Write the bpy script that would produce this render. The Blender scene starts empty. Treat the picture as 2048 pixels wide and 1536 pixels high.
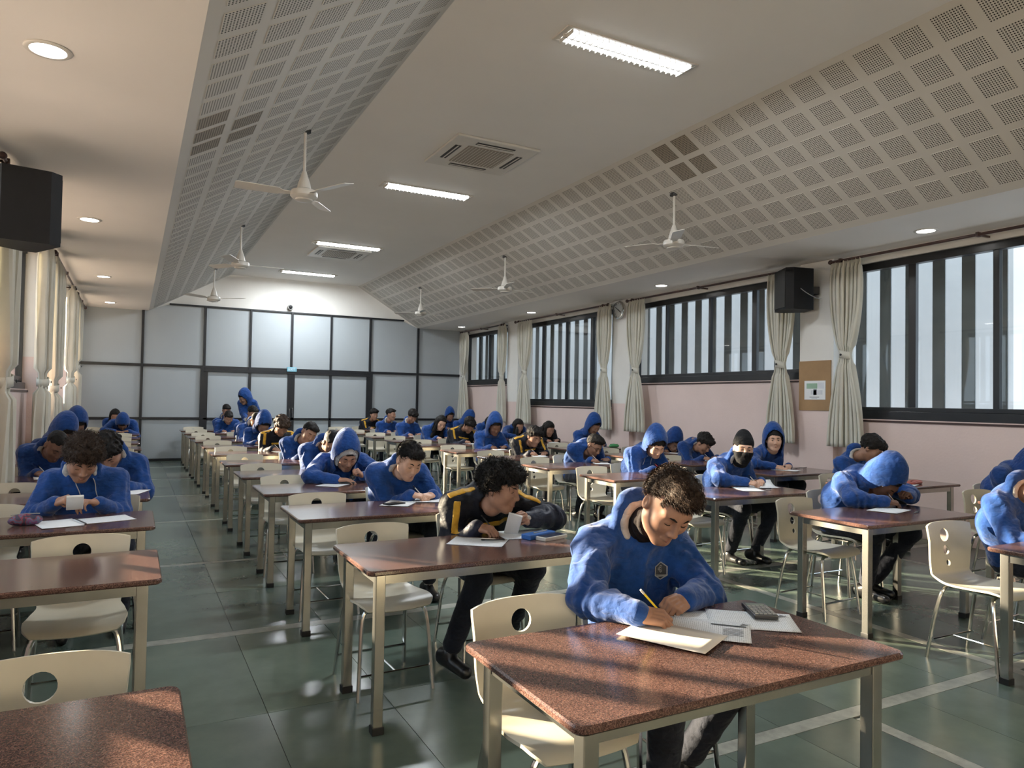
import bpy, bmesh, math, random
import numpy as np
from mathutils import Vector, Matrix
random.seed(7)
rng = np.random.default_rng(11)
S = bpy.context.scene
COL = S.collection
PI = math.pi

# ------------------------------------------------------------------ camera
cam_d = bpy.data.cameras.new('camera'); cam = bpy.data.objects.new('camera', cam_d); COL.objects.link(cam)
cam_d.sensor_width = 36.0; cam_d.lens = 1434.6 / 2048 * 36
cam_d.clip_start = 0.05; cam_d.clip_end = 400
R_CAM = Matrix(((0.88376992, -0.02670197, -0.46715922), (-0.46760297, -0.01355371, -0.88383469), (0.01726838, 0.99955155, -0.02446428)))
cam.matrix_world = Matrix.Translation((0, 0, 1.5)) @ R_CAM.to_4x4()
S.camera = cam

# ------------------------------------------------------------------ world, sun, exposure
S.view_settings.view_transform = 'Standard'; S.view_settings.look = 'None'
S.view_settings.gamma = 1.0; S.view_settings.use_curve_mapping = False
S.view_settings.exposure = 0.66
W = bpy.data.worlds.new('sky'); S.world = W; W.use_nodes = True
bg = W.node_tree.nodes['Background']; bg.inputs[0].default_value = (0.74, 0.86, 1.0, 1); bg.inputs[1].default_value = 2.2
sun_d = bpy.data.lights.new('sun', 'SUN'); sun = bpy.data.objects.new('sun', sun_d); COL.objects.link(sun)
sun_d.energy = 34.0; sun_d.color = (1.0, 0.80, 0.56); sun_d.angle = math.radians(0.7)
SUN_DIR = Vector((0.63, -0.777, -math.tan(math.radians(11.5))))      # travel of the light
sun.rotation_euler = SUN_DIR.to_track_quat('-Z', 'Y').to_euler()
S.cycles.use_denoising = True
S.cycles.use_adaptive_sampling = True; S.cycles.adaptive_threshold = 0.04; S.cycles.adaptive_min_samples = 16
S.cycles.max_bounces = 7; S.cycles.diffuse_bounces = 5; S.cycles.glossy_bounces = 3; S.cycles.transparent_max_bounces = 12
S.cycles.sample_clamp_indirect = 6.0
S.cycles.caustics_reflective = False; S.cycles.caustics_refractive = False

# ------------------------------------------------------------------ room numbers (metres)
XL, XR = -1.15, 8.1            # left and right wall faces
YB, YF = 18.3, -3.2            # back wall, wall behind the camera
ZL, ZH = 3.43, 4.42            # low side ceilings, high middle ceiling
XS = (0.28, 2.0, 5.1, 6.77)    # feet and heads of the two slopes
DESK_Z = 0.742

# ------------------------------------------------------------------ helpers
def link(name, me, mat=None, parent=None, loc=(0, 0, 0), rot=(0, 0, 0)):
    o = bpy.data.objects.new(name, me); COL.objects.link(o)
    if mat is not None and me is not None and len(me.materials) == 0:
        for m in (mat if isinstance(mat, (list, tuple)) else [mat]): me.materials.append(m)
    o.location = loc; o.rotation_euler = rot
    if parent is not None: o.parent = parent
    return o
def empty(name, loc=(0, 0, 0), rz=0.0):
    o = bpy.data.objects.new(name, None); COL.objects.link(o); o.location = loc; o.rotation_euler = (0, 0, rz)
    o.empty_display_size = 0.1
    return o
def tag(o, label, cat, group=None):
    o['label'] = label; o['category'] = cat
    if group: o['group'] = group
    return o
def structure(o):
    o['kind'] = 'structure'; return o
class MB:
    def __init__(s): s.v = []; s.f = []; s.m = []; s.cur = 0
    def add(s, vs, fs):
        n = len(s.v); s.v += [tuple(p) for p in vs]; s.f += [tuple(i + n for i in f) for f in fs]; s.m += [s.cur] * len(fs); return s
    def box(s, x0, x1, y0, y1, z0, z1, c=0.0):
        if c <= 0:
            vs = [(x, y, z) for z in (z0, z1) for y in (y0, y1) for x in (x0, x1)]
            return s.add(vs, [(0, 2, 3, 1), (4, 5, 7, 6), (0, 1, 5, 4), (1, 3, 7, 5), (3, 2, 6, 7), (2, 0, 4, 6)])
        bm = bmesh.new(); bmesh.ops.create_cube(bm, size=1)
        for v in bm.verts: v.co = Vector(((x0 + x1) / 2 + v.co.x * (x1 - x0), (y0 + y1) / 2 + v.co.y * (y1 - y0), (z0 + z1) / 2 + v.co.z * (z1 - z0)))
        bmesh.ops.bevel(bm, geom=list(bm.edges), offset=c, segments=2, affect='EDGES', profile=0.6)
        bm.verts.index_update(); s.add([v.co[:] for v in bm.verts], [[v.index for v in f.verts] for f in bm.faces]); bm.free(); return s
    def tube(s, pts, r, n=8, cap=True):
        pts = [Vector(p) for p in pts]; k = len(pts); rs = r if isinstance(r, (list, tuple)) else [r] * k
        base = []; up = None
        for i, p in enumerate(pts):
            d = (pts[min(i + 1, k - 1)] - pts[max(i - 1, 0)]).normalized()
            if up is None: up = d.orthogonal().normalized()
            a = (up - d * up.dot(d)).normalized(); b = d.cross(a); up = a
            for j in range(n):
                t = 2 * PI * j / n; base.append(p + (a * math.cos(t) + b * math.sin(t)) * rs[i])
        fs = [(i * n + j, i * n + (j + 1) % n, (i + 1) * n + (j + 1) % n, (i + 1) * n + j) for i in range(k - 1) for j in range(n)]
        if cap: fs += [tuple(range(n - 1, -1, -1)), tuple((k - 1) * n + j for j in range(n))]
        return s.add(base, fs)
    def lathe(s, prof, n=20, o=(0, 0, 0), axis='Z', cap=True):
        vs = []
        for (r, h) in prof:
            for j in range(n):
                t = 2 * PI * j / n; a, b = r * math.cos(t), r * math.sin(t)
                q = (a, b, h) if axis == 'Z' else ((h, a, b) if axis == 'X' else (b, h, a))
                vs.append((o[0] + q[0], o[1] + q[1], o[2] + q[2]))
        k = len(prof)
        fs = [(i * n + j, i * n + (j + 1) % n, (i + 1) * n + (j + 1) % n, (i + 1) * n + j) for i in range(k - 1) for j in range(n)]
        if cap: fs += [tuple(range(n - 1, -1, -1)), tuple((k - 1) * n + j for j in range(n))]
        return s.add(vs, fs)
    def prism(s, poly, h0, h1, axis='Z'):
        n = len(poly); q = lambda a, b, h: (a, b, h) if axis == 'Z' else ((h, a, b) if axis == 'X' else (a, h, b))
        vs = [q(a, b, h0) for a, b in poly] + [q(a, b, h1) for a, b in poly]
        return s.add(vs, [tuple(range(n - 1, -1, -1)), tuple(range(n, 2 * n))] + [(i, (i + 1) % n, n + (i + 1) % n, n + i) for i in range(n)])
    def mesh(s, name, smooth=False):
        me = bpy.data.meshes.new(name); me.from_pydata(s.v, [], s.f)
        bm = bmesh.new(); bm.from_mesh(me); bmesh.ops.recalc_face_normals(bm, faces=bm.faces); bm.to_mesh(me); bm.free()
        if any(s.m):
            me.polygons.foreach_set('material_index', s.m)
        if smooth:
            me.polygons.foreach_set('use_smooth', [True] * len(me.polygons))
            me.set_sharp_from_angle(angle=math.radians(38))
        me.update(); return me
    def build(s, name, mat, parent=None, smooth=False, loc=(0, 0, 0), rot=(0, 0, 0)):
        return link(name, s.mesh(name, smooth), mat, parent, loc, rot)
def bez(p0, p1, p2, p3, n):
    out = []
    for i in range(n + 1):
        t = i / n; u = 1 - t
        out.append(tuple(u**3 * a + 3 * u * u * t * b + 3 * u * t * t * c + t**3 * d for a, b, c, d in zip(p0, p1, p2, p3)))
    return out
def copy_tree(o, parent=None):
    c = o.copy(); COL.objects.link(c)
    if parent is not None: c.parent = parent
    for ch in list(o.children): copy_tree(ch, c)
    return c
ORD = ['foremost', 'second', 'third', 'fourth', 'fifth', 'sixth', 'seventh', 'eighth', 'ninth', 'tenth', 'eleventh', 'twelfth']

# ------------------------------------------------------------------ materials
class NT:
    def __init__(s, name):
        s.m = bpy.data.materials.new(name); s.m.use_nodes = True; s.t = s.m.node_tree; s.b = s.t.nodes['Principled BSDF']
        s.out = s.t.nodes['Material Output']
    def n(s, typ, **k):
        nd = s.t.nodes.new(typ)
        for a, v in k.items(): setattr(nd, a, v)
        return nd
    def l(s, a, b): s.t.links.new(a, b)
    def coord(s, kind='Object'): return s.n('ShaderNodeTexCoord').outputs[kind]
    def mapping(s, src, scale=(1, 1, 1)):
        m = s.n('ShaderNodeMapping'); m.inputs['Scale'].default_value = scale; s.l(src, m.inputs['Vector']); return m.outputs[0]
    def noise(s, src, scale, detail=3, rough=0.55):
        t = s.n('ShaderNodeTexNoise'); t.inputs['Scale'].default_value = scale; t.inputs['Detail'].default_value = detail; t.inputs['Roughness'].default_value = rough
        s.l(src, t.inputs['Vector']); return t.outputs['Fac']
    def ramp(s, fac, stops):
        r = s.n('ShaderNodeValToRGB'); e = r.color_ramp.elements
        while len(e) < len(stops): e.new(0.5)
        for i, (p, c) in enumerate(stops):
            e[i].position = p; e[i].color = (*c, 1) if len(c) == 3 else c
        s.l(fac, r.inputs[0]); return r.outputs[0]
    def math(s, op, a, b=None):
        n = s.n('ShaderNodeMath', operation=op)
        for i, x in enumerate((a, b)):
            if x is None: continue
            if isinstance(x, (int, float)): n.inputs[i].default_value = x
            else: s.l(x, n.inputs[i])
        return n.outputs[0]
    def mix(s, fac, a, b, mode='MIX'):
        n = s.n('ShaderNodeMix', data_type='RGBA', blend_type=mode)
        for sock, x in ((n.inputs[0], fac), (n.inputs[6], a), (n.inputs[7], b)):
            if isinstance(x, (int, float)): sock.default_value = x
            elif isinstance(x, tuple): sock.default_value = (*x, 1) if len(x) == 3 else x
            else: s.l(x, sock)
        return n.outputs[2]
    def bump(s, h, strength=0.2, dist=0.01):
        b = s.n('ShaderNodeBump'); b.inputs['Strength'].default_value = strength; b.inputs['Distance'].default_value = dist
        s.l(h, b.inputs['Height']); s.l(b.outputs[0], s.b.inputs['Normal'])
    def set(s, **k):
        names = dict(col='Base Color', rough='Roughness', metal='Metallic', coat='Coat Weight', coatr='Coat Roughness', spec='Specular IOR Level', sheen='Sheen Weight', sss='Subsurface Weight', trans='Transmission Weight', ior='IOR')
        for a, v in k.items():
            i = s.b.inputs[names[a]]
            if isinstance(v, (int, float)): i.default_value = v
            elif isinstance(v, tuple): i.default_value = (*v, 1)
            else: s.l(v, i)
        return s
def simple(name, col, rough=0.6, metal=0.0, var=0.08, scale=8.0, bump=0.0, bscale=60.0, **k):
    t = NT(name); c = t.coord(); n = t.noise(c, scale, 4)
    lo = tuple(x * (1 - var) for x in col); hi = tuple(min(1, x * (1 + var)) for x in col)
    t.set(col=t.ramp(n, [(0.3, lo), (0.7, hi)]), rough=rough, metal=metal, **k)
    if bump: t.bump(t.noise(c, bscale, 3), bump, 0.004)
    return t.m
def emit(name, col, s):
    t = NT(name); e = t.n('ShaderNodeEmission'); e.inputs[0].default_value = (*col, 1); e.inputs[1].default_value = s
    t.l(e.outputs[0], t.out.inputs[0]); return t.m
M = {}
def granite():
    t = NT('granite'); c = t.coord()
    v = t.n('ShaderNodeTexVoronoi'); v.inputs['Scale'].default_value = 420; t.l(c, v.inputs['Vector'])
    v2 = t.n('ShaderNodeTexVoronoi'); v2.inputs['Scale'].default_value = 210; t.l(c, v2.inputs['Vector'])
    a = t.ramp(t.n_sep(v.outputs['Color']), [(0.15, (0.060, 0.032, 0.027)), (0.55, (0.108, 0.055, 0.045)), (0.95, (0.20, 0.115, 0.092))])
    d = t.ramp(t.n_sep(v2.outputs['Color']), [(0.0, (0.55, 0.55, 0.55)), (0.2, (1, 1, 1)), (0.9, (1, 1, 1)), (1.0, (1.25, 1.15, 1.1))])
    t.set(col=t.mix(1.0, a, d, 'MULTIPLY'), rough=0.16, spec=0.55); return t.m
def _sep(s, col):
    n = s.n('ShaderNodeSeparateColor'); s.l(col, n.inputs[0]); return n.outputs[0]
NT.n_sep = _sep
M['granite'] = granite()
def floor_mat():
    t = NT('green_stone'); c = t.coord(); g = t.coord('Object')
    oi = t.n('ShaderNodeObjectInfo')
    geo = t.n('ShaderNodeNewGeometry')
    n1 = t.noise(geo.outputs['Position'], 1.7, 6, 0.62); n2 = t.noise(geo.outputs['Position'], 34, 3)
    base = t.ramp(n1, [(0.25, (0.078, 0.105, 0.088)), (0.55, (0.112, 0.150, 0.124)), (0.8, (0.150, 0.185, 0.150))])
    var = t.ramp(oi.outputs['Random'], [(0.0, (0.72, 0.74, 0.74)), (0.5, (0.95, 0.97, 0.97)), (1.0, (1.22, 1.18, 1.12))])
    col = t.mix(1.0, base, var, 'MULTIPLY')
    t.set(col=col, rough=t.n_range(n2, 0.17, 0.30), spec=0.5)
    t.bump(n1, 0.025, 0.01); return t.m
def _range(s, f, a, b):
    n = s.n('ShaderNodeMapRange'); n.inputs['To Min'].default_value = a; n.inputs['To Max'].default_value = b; s.l(f, n.inputs['Value']); return n.outputs[0]
NT.n_range = _range
M['floor'] = floor_mat()
M['inlay'] = simple('pale_inlay', (0.30, 0.31, 0.27), 0.28, var=0.3, scale=14)
M['joint'] = simple('floor_joint', (0.05, 0.06, 0.052), 0.4)
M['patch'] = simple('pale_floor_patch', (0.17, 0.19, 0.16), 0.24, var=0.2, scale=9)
M['pink'] = simple('pink_paint', (0.73, 0.575, 0.53), 0.42, var=0.05, scale=1.2, bump=0.35, bscale=38)
M['white_wall'] = simple('white_paint', (0.74, 0.72, 0.68), 0.55, var=0.04, scale=2.0, bump=0.1, bscale=50)
M['ceiling'] = simple('ceiling_paint', (0.74, 0.71, 0.67), 0.7, var=0.03, scale=0.8)
M['board'] = simple('acoustic_board', (0.56, 0.535, 0.49), 0.75, var=0.03, scale=1.0)
def perf(name, col, hole):
    t = NT(name); c = t.coord(); s = t.n('ShaderNodeSeparateXYZ'); t.l(c, s.inputs[0])
    fx = t.math('SUBTRACT', t.math('FRACT', t.math('MULTIPLY', s.outputs[0], 50.0)), 0.5)
    fy = t.math('SUBTRACT', t.math('FRACT', t.math('MULTIPLY', s.outputs[1], 50.0)), 0.5)
    d = t.math('SQRT', t.math('ADD', t.math('MULTIPLY', fx, fx), t.math('MULTIPLY', fy, fy)))
    m = t.math('LESS_THAN', d, 0.29)
    t.set(col=t.mix(m, col, hole), rough=0.75, spec=0.2); return t.m
M['perf'] = perf('perforated_board', (0.56, 0.535, 0.49), (0.03, 0.028, 0.025))
M['perf_stain'] = perf('stained_perforated_board', (0.33, 0.29, 0.24), (0.02, 0.018, 0.015))
M['black_frame'] = simple('black_frame', (0.012, 0.013, 0.016), 0.38, var=0.2)
M['win_frame'] = simple('dark_window_frame', (0.014, 0.014, 0.015), 0.3, var=0.25, scale=3)
M['grey_panel'] = simple('grey_partition_panel', (0.385, 0.42, 0.445), 0.42, var=0.03, scale=0.9)
M['steel'] = simple('brushed_steel', (0.43, 0.42, 0.39), 0.27, 1.0, var=0.12, scale=5)
M['chrome'] = simple('chrome_tube', (0.68, 0.67, 0.64), 0.16, 1.0, var=0.03)
M['rubber'] = simple('black_rubber', (0.012, 0.012, 0.012), 0.6)
M['shell'] = simple('cream_laminate', (0.62, 0.575, 0.46), 0.36, var=0.05, scale=6)
M['shell_edge'] = simple('cream_edge', (0.62, 0.57, 0.45), 0.5)
M['curtain'] = None
def curtain_mat():
    t = NT('curtain_cloth'); c = t.coord(); n = t.noise(c, 3, 3)
    col = t.ramp(n, [(0.3, (0.66, 0.635, 0.55)), (0.7, (0.74, 0.715, 0.63))])
    t.set(col=col, rough=0.75, spec=0.25, sheen=0.2)
    tr = t.n('ShaderNodeBsdfTranslucent'); t.l(col, tr.inputs[0])
    mx = t.n('ShaderNodeMixShader'); mx.inputs[0].default_value = 0.22
    t.l(t.b.outputs[0], mx.inputs[1]); t.l(tr.outputs[0], mx.inputs[2]); t.l(mx.outputs[0], t.out.inputs[0]); return t.m
M['curtain'] = curtain_mat()
M['rod'] = simple('brown_rod', (0.05, 0.022, 0.018), 0.35)
def glass_mat():
    t = NT('window_glass'); tr = t.n('ShaderNodeBsdfTransparent'); tr.inputs[0].default_value = (0.93, 0.95, 0.95, 1)
    gl = t.n('ShaderNodeBsdfGlossy'); gl.inputs['Roughness'].default_value = 0.02
    fr = t.n('ShaderNodeLayerWeight'); fr.inputs[0].default_value = 0.5
    fc = t.math('ADD', t.math('MULTIPLY', t.math('POWER', fr.outputs['Facing'], 4.0), 0.45), 0.03)
    mx = t.n('ShaderNodeMixShader'); t.l(fc, mx.inputs[0]); t.l(tr.outputs[0], mx.inputs[1]); t.l(gl.outputs[0], mx.inputs[2]); t.l(mx.outputs[0], t.out.inputs[0])
    return t.m
M['glass'] = glass_mat()
M['fin'] = simple('dark_louvre', (0.14, 0.15, 0.15), 0.6, var=0.15, scale=2)
M['outer_white'] = simple('neighbour_white_wall', (0.54, 0.54, 0.53), 0.8, var=0.06, scale=0.8)
M['terrace'] = simple('outer_terrace', (0.74, 0.60, 0.50), 0.8, var=0.1, scale=0.6)
M['black_plastic'] = simple('black_plastic', (0.008, 0.008, 0.009), 0.55, spec=0.25, var=0.15, bump=0.1, bscale=300)
M['grey_plastic'] = simple('grey_plastic', (0.33, 0.33, 0.32), 0.4)
M['white_plastic'] = simple('white_plastic', (0.62, 0.59, 0.54), 0.4, var=0.03)
M['ac_grille'] = simple('ac_grille', (0.27, 0.23, 0.19), 0.55, var=0.1, scale=90)
M['slot'] = simple('dark_slot', (0.02, 0.018, 0.017), 0.5)
M['cork'] = simple('cork_board', (0.36, 0.22, 0.11), 0.8, var=0.12, scale=3, bump=0.2, bscale=200)
M['paper'] = simple('white_paper', (0.78, 0.79, 0.80), 0.7, var=0.02)
def printed(name, sx, sy, dark=0.35, col=(0.76, 0.78, 0.80)):
    t = NT(name); c = t.coord(); s = t.n('ShaderNodeSeparateXYZ'); t.l(c, s.inputs[0])
    ln = t.math('LESS_THAN', t.math('FRACT', t.math('MULTIPLY', s.outputs[1], sy)), 0.45)
    w = t.math('GREATER_THAN', t.noise(t.mapping(c, (sx, sy, 1)), 1.0, 1), 0.46)
    t.set(col=t.mix(t.math('MULTIPLY', t.math('MULTIPLY', ln, w), dark), col, (0.08, 0.08, 0.09)), rough=0.7); return t.m
M['print'] = printed('printed_paper', 170, 150)
M['paper_cream'] = simple('cream_paper', (0.80, 0.74, 0.66), 0.7, var=0.02)
M['ink'] = simple('black_ink', (0.03, 0.03, 0.035), 0.7)
# ================================================================== the room
# --- floor: base, slabs, inlay strips
base = structure(MB().box(XL - 0.3, XR + 0.3, YF - 0.2, YB + 0.2, -0.12, -0.006).build('floor', M['joint']))
XG = [-1.15, -0.52, 0.06, 0.61, 1.17, 1.73, 2.29, 2.72, 3.12, 3.60, 4.05, 4.50, 5.10, 5.66, 6.22, 6.77, 7.40, 8.1]
YG = [-3.2, -1.3, -0.08, 1.10, 2.32, 3.58, 4.82, 5.93, 6.99, 8.20, 9.42, 10.62, 11.87, 13.08, 14.28, 15.46, 16.68, 17.5, 18.3]
XST = {8: 0.08, 11: 0.085, 15: 0.07}      # columns of the grid that are pale strips (index of XG)
YST = {4: 0.085, 6: 0.10, 8: 0.075, 10: 0.075, 12: 0.075, 14: 0.075, 16: 0.075}
smesh = {}
for i in range(len(XG) - 1):
    for j in range(len(YG) - 1):
        if YG[j] < -1: continue
        x0 = XG[i] + (XST.get(i, 0)); y0 = YG[j] + YST.get(j, 0)
        w, d = XG[i + 1] - x0 - 0.003, YG[j + 1] - y0 - 0.003
        if XST.get(i) and i == 8 and YG[j] > 2.3: x0 = XG[i]; w = XG[i + 1] - x0 - 0.003
        k = (round(w, 3), round(d, 3))
        if k not in smesh: smesh[k] = MB().box(-w / 2, w / 2, -d / 2, d / 2, -0.02, 0.0).mesh('floor_slab')
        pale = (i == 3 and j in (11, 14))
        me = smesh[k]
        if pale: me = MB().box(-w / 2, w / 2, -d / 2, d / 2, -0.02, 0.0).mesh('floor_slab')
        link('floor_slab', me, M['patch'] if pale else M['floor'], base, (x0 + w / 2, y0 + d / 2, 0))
for i, w in XST.items():
    y1 = 2.3 if i == 8 else YB
    MB().box(XG[i], XG[i] + w - 0.003, -0.08, y1, -0.02, 0.0006).build('inlay_strip', M['inlay'], base)
for j, w in YST.items():
    MB().box(XL, XR, YG[j], YG[j] + w - 0.003, -0.02, 0.0003).build('inlay_strip', M['inlay'], base)

# --- ceilings
structure(MB().box(XL - 0.3, XS[0], YF, YB, ZL, ZL + 0.12).build('ceiling_left', M['ceiling']))
structure(MB().box(XS[3], XR + 0.3, YF, YB, ZL, ZL + 0.12).build('ceiling_right', M['ceiling']))
structure(MB().box(XS[1], XS[2], YF, YB, ZH, ZH + 0.12).build('ceiling_middle', M['ceiling']))
SL = math.hypot(XS[1] - XS[0], ZH - ZL)
for side in (-1, 1):
    xt, xb = (XS[1], XS[0]) if side < 0 else (XS[2], XS[3])
    b = MB().prism([(xt, ZH), (xb, ZL), (xb, ZL + 0.12), (xt, ZH + 0.12)], YF, YB, 'Y')
    sl = structure(b.build('ceiling_slope_left' if side < 0 else 'ceiling_slope_right', M['board']))
    ang = math.atan2(ZH - ZL, abs(xb - xt))
    me = MB().box(-0.12, 0.12, -0.12, 0.12, -0.003, 0.003).mesh('perforated_panel'); me.materials.append(M['perf'])
    me2 = me.copy(); me2.materials.clear(); me2.materials.append(M['perf_stain'])
    stain = {(-1, 5, 9), (-1, 5, 10), (-1, 4, 10), (-1, 5, 11), (-1, 4, 11), (1, 1, 10), (1, 0, 10), (1, 1, 11), (1, 0, 11)}
    for r in range(6):
        s = 0.18 + 0.3165 * r
        for c in range(48):
            y = 2.78 + 0.3225 * c
            x = xt + (xb - xt) * s / SL; z = ZH + (ZL - ZH) * s / SL
            link('perforated_panel', me2 if (side, r, c) in stain else me, None, sl, (x, y, z), (0, -ang if side < 0 else ang, 0))
# end gable above the partition and its ceiling-side returns
# --- back wall: white gable + black framed grey panels
wb = structure(MB().box(XL - 0.3, XR + 0.3, YB + 0.03, YB + 0.2, 0, ZH + 0.12).build('wall_back', M['white_wall']))
bx_ = [XL, 0.17, 1.47, 2.49, 3.46, 4.43, 5.45, 6.77, XR]
zrow = [0.0, 0.98, 2.19, 3.61]
def bar(x0, x1, z0, z1, p, d=0.06): return MB().box(x0, x1, YB - d, YB + 0.03, z0, z1, 0.004).build('frame_bar', M['black_frame'], p)
thick = {2: 0.085, 4: 0.085, 6: 0.085}
for i, x in enumerate(bx_):
    top = 3.61 if 1 < i < 7 else 3.43
    if 0 < i < len(bx_) - 1:
        if i in (3, 5): bar(x - 0.022, x + 0.022, 2.19, top, wb)
        else: bar(x - 0.027, x + 0.027, 2.19 if i == 4 else 0, top, wb)
for (x0, x1, z, h) in [(XL, bx_[2], 0.98, .025), (bx_[6], XR, 0.98, .025), (XL, XR, 2.19, .03), (0.7, 6.36, 3.61, .02), (XL, bx_[2], 0.03, .03), (bx_[6], XR, 0.03, .03)]:
    bar(x0, x1, z - h, z + h, wb, 0.05)
for i in range(len(bx_) - 1):
    for j in range(3):
        if 2 <= i <= 5 and j < 2: continue
        x0, x1 = bx_[i] + 0.01, bx_[i + 1] - 0.01; z0, z1 = zrow[j] + 0.01, zrow[j + 1] - 0.01
        if j == 2 and i in (0, 7): z1 = 3.43
        if j == 2 and i in (1, 6):
            pts = [(x0, z0), (x1, z0), (x1, z1), (x0 + 0.52, z1), (x0, 3.43)] if i == 1 else [(x0, z0), (x1, z0), (x1, 3.43), (x1 - 0.45, z1), (x0, z1)]
            MB().prism(pts, YB - 0.012, YB + 0.03, 'Y').build('panel', M['grey_panel'], wb); continue
        MB().box(x0, x1, YB - 0.012, YB + 0.03, z0, z1).build('panel', M['grey_panel'], wb)
for k, (a, m, c) in enumerate([(1.47, 2.49, 3.46), (3.46, 4.43, 5.45)]):
    d = structure(empty('door_%d' % (k + 1), ((a + c) / 2, YB, 0)))
    ox = (a + c) / 2
    def dbar(x0, x1, z0, z1, dd=0.07): MB().box(x0 - ox, x1 - ox, -dd, 0.03, z0, z1, 0.004).build('door_frame_bar', M['black_frame'], d)
    dbar(a - (0.075 if k == 0 else 0.0), a + 0.085, 0, 2.19); dbar(c - 0.085, c + (0.075 if k else 0.0), 0, 2.19); dbar(m - 0.03, m + 0.03, 0, 2.19)
    dbar(a, c, 2.08, 2.16, 0.08); dbar(a, c, 0.95, 1.0); dbar(a, c, 0.0, 0.07)
    for (p, q) in ((a, m), (m, c)):
        for (z0, z1) in ((0.07, 0.95), (1.0, 2.08)):
            MB().box(p + 0.02 - ox, q - 0.02 - ox, -0.03, 0.0, z0, z1).build('door_panel', M['grey_panel'], d)
    hx = (c - 0.04 if k == 0 else a + 0.04) - ox
    MB().tube([(hx, -0.07, 1.0), (hx, -0.12, 1.02), (hx, -0.12, 1.22), (hx, -0.07, 1.24)], 0.012, 8).build('door_handle', M['steel'], d, True)
# --- wall behind the camera (never in view, closes the room)
structure(MB().box(XL - 0.3, XR + 0.3, YF - 0.2, YF, 0, ZH + 0.12).build('wall_front', M['white_wall']))

# --- side walls with window bays
PIL_R = [(1.95, 2.5), (6.25, 6.78), (10.55, 11.09), (14.86, 15.40)]
BAYS_R = [(-2.0, 1.95), (2.5, 6.25), (6.78, 10.55), (11.09, 14.86), (15.40, 18.02)]
PIL_L = [(1.95, 2.5), (6.50, 7.00), (10.60, 11.09), (14.90, 15.40)]
BAYS_L = [(-2.0, 1.95), (2.5, 6.50), (7.00, 10.60), (11.09, 14.90), (15.40, 18.02)]
WBOT_R = [1.87, 1.36, 1.87, 1.42, 1.92]
WBOT_L = [1.45, 0.98, 1.55, 1.25, 1.55]
MULL_R = [[], [(4.36, .032), (5.30, .045)], [(7.75, .045), (8.69, .022), (9.75, .018)], [(12.03, .045), (13.0, .022), (14.0, .018)], [(16.75, .022), (17.35, .018)]]
WTOP = 3.31
nwin = 0
for side in (-1, 1):
    nm = 'left' if side < 0 else 'right'
    face = XL if side < 0 else XR
    out = face + side * 0.3
    X = lambda a, b: (min(a, b), max(a, b))
    w = structure(MB().box(*X(face, out), YF, YB + 0.2, 3.312, ZL + 0.05).build('wall_' + nm, M['white_wall']))
    wbots = WBOT_L if side < 0 else WBOT_R
    PIL, BAYS = (PIL_L, BAYS_L) if side < 0 else (PIL_R, BAYS_R)
    for (y0, y1), zb in zip(BAYS, wbots):
        MB().box(*X(face, out), y0, y1, 0, zb).build('dado', M['pink'], w)
        MB().box(*X(face - side * 0.012, face), y0, y1, zb - 0.035, zb - 0.012).build('sill_trim', M['rod'], w)
    pf = face - side * 0.10
    zp = 1.95 if side < 0 else 1.5
    for (y0, y1) in PIL + [(18.02, YB), (YF, -2.0)]:
        MB().box(*X(pf, out), y0, y1, 0, zp, 0).build('pillar', M['pink'], w)
        MB().box(*X(pf, out), y0, y1, zp, 3.425, 0).build('pillar', M['white_wall'], w)
    for b, ((y0, y1), zb) in enumerate(zip(BAYS, wbots)):
        nwin += 1
        wo = structure(empty('window_%d' % nwin, (face + side * 0.09, (y0 + y1) / 2, zb)))
        oy = (y0 + y1) / 2; H = WTOP - zb
        fr = lambda n, a, c, z0, z1, dp=0.05, mt='win_frame': MB().box(-dp, dp, a - oy, c - oy, z0, z1, 0.004).build(n, M[mt], wo)
        fr('window_frame_rail', y0, y1, 0, 0.10 if side > 0 else 0.08, 0.07); fr('window_frame_rail', y0, y1, H - 0.09, H + 0.002)
        fr('window_frame_rail', y0 + 0.02, y1 - 0.02, 0.10, 0.15, 0.035)
        fr('window_frame_stile', y0, y0 + 0.05, 0, H, 0.035); fr('window_frame_stile', y1 - 0.05, y1, 0, H, 0.035)
        mull = MULL_R[b] if side > 0 else [(y0 + (y1 - y0) * k / 4, 0.045) for k in (1, 2, 3)]
        ys = [y0 + 0.05]
        for (ym, hw) in mull:
            fr('window_mullion', ym - hw, ym + hw, 0.1, H - 0.05, 0.028); ys += [ym]
        ys += [y1 - 0.05]; ys.sort()
        for a, c in zip(ys[:-1], ys[1:]):
            MB().box(-0.003, 0.003, a - oy, c - oy, 0.12, H - 0.08).build('pane', M['glass'], wo)
        # louvre blades outside this bay
        ls = empty('louvre_screen', (face + side * 0.42, oy, zb - 0.3))
        bay_n = ['behind the camera', 'in the bay nearest the camera', 'in the second bay', 'in the third bay', 'in the farthest bay'][b]
        tag(ls, 'dark vertical louvre blades outside the %s windows %s' % (nm, bay_n), 'louvre', 'louvre screens outside the windows')
        for zr in (0.1, H + 0.35): MB().box(min(-side * 0.13, 0), max(-side * 0.13, 0), y0 - oy, y1 - oy, zr, zr + 0.05).build('louvre_rail', M['fin'], ls)
        bw = 0.076 if side > 0 else 0.045
        k0 = math.ceil((y0 - 0.25) / 0.345); bm_ = None
        y = k0 * 0.345 + 0.02
        while y < y1 + 0.25:
            if bm_ is None:
                bm_ = MB().box(-0.008, 0.008, -bw, bw, 0, H + 0.5, 0.002).mesh('louvre_blade'); bm_.materials.append(M['fin'])
            link('louvre_blade', bm_, None, ls, (0, y - oy, 0)); y += 0.345
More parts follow.
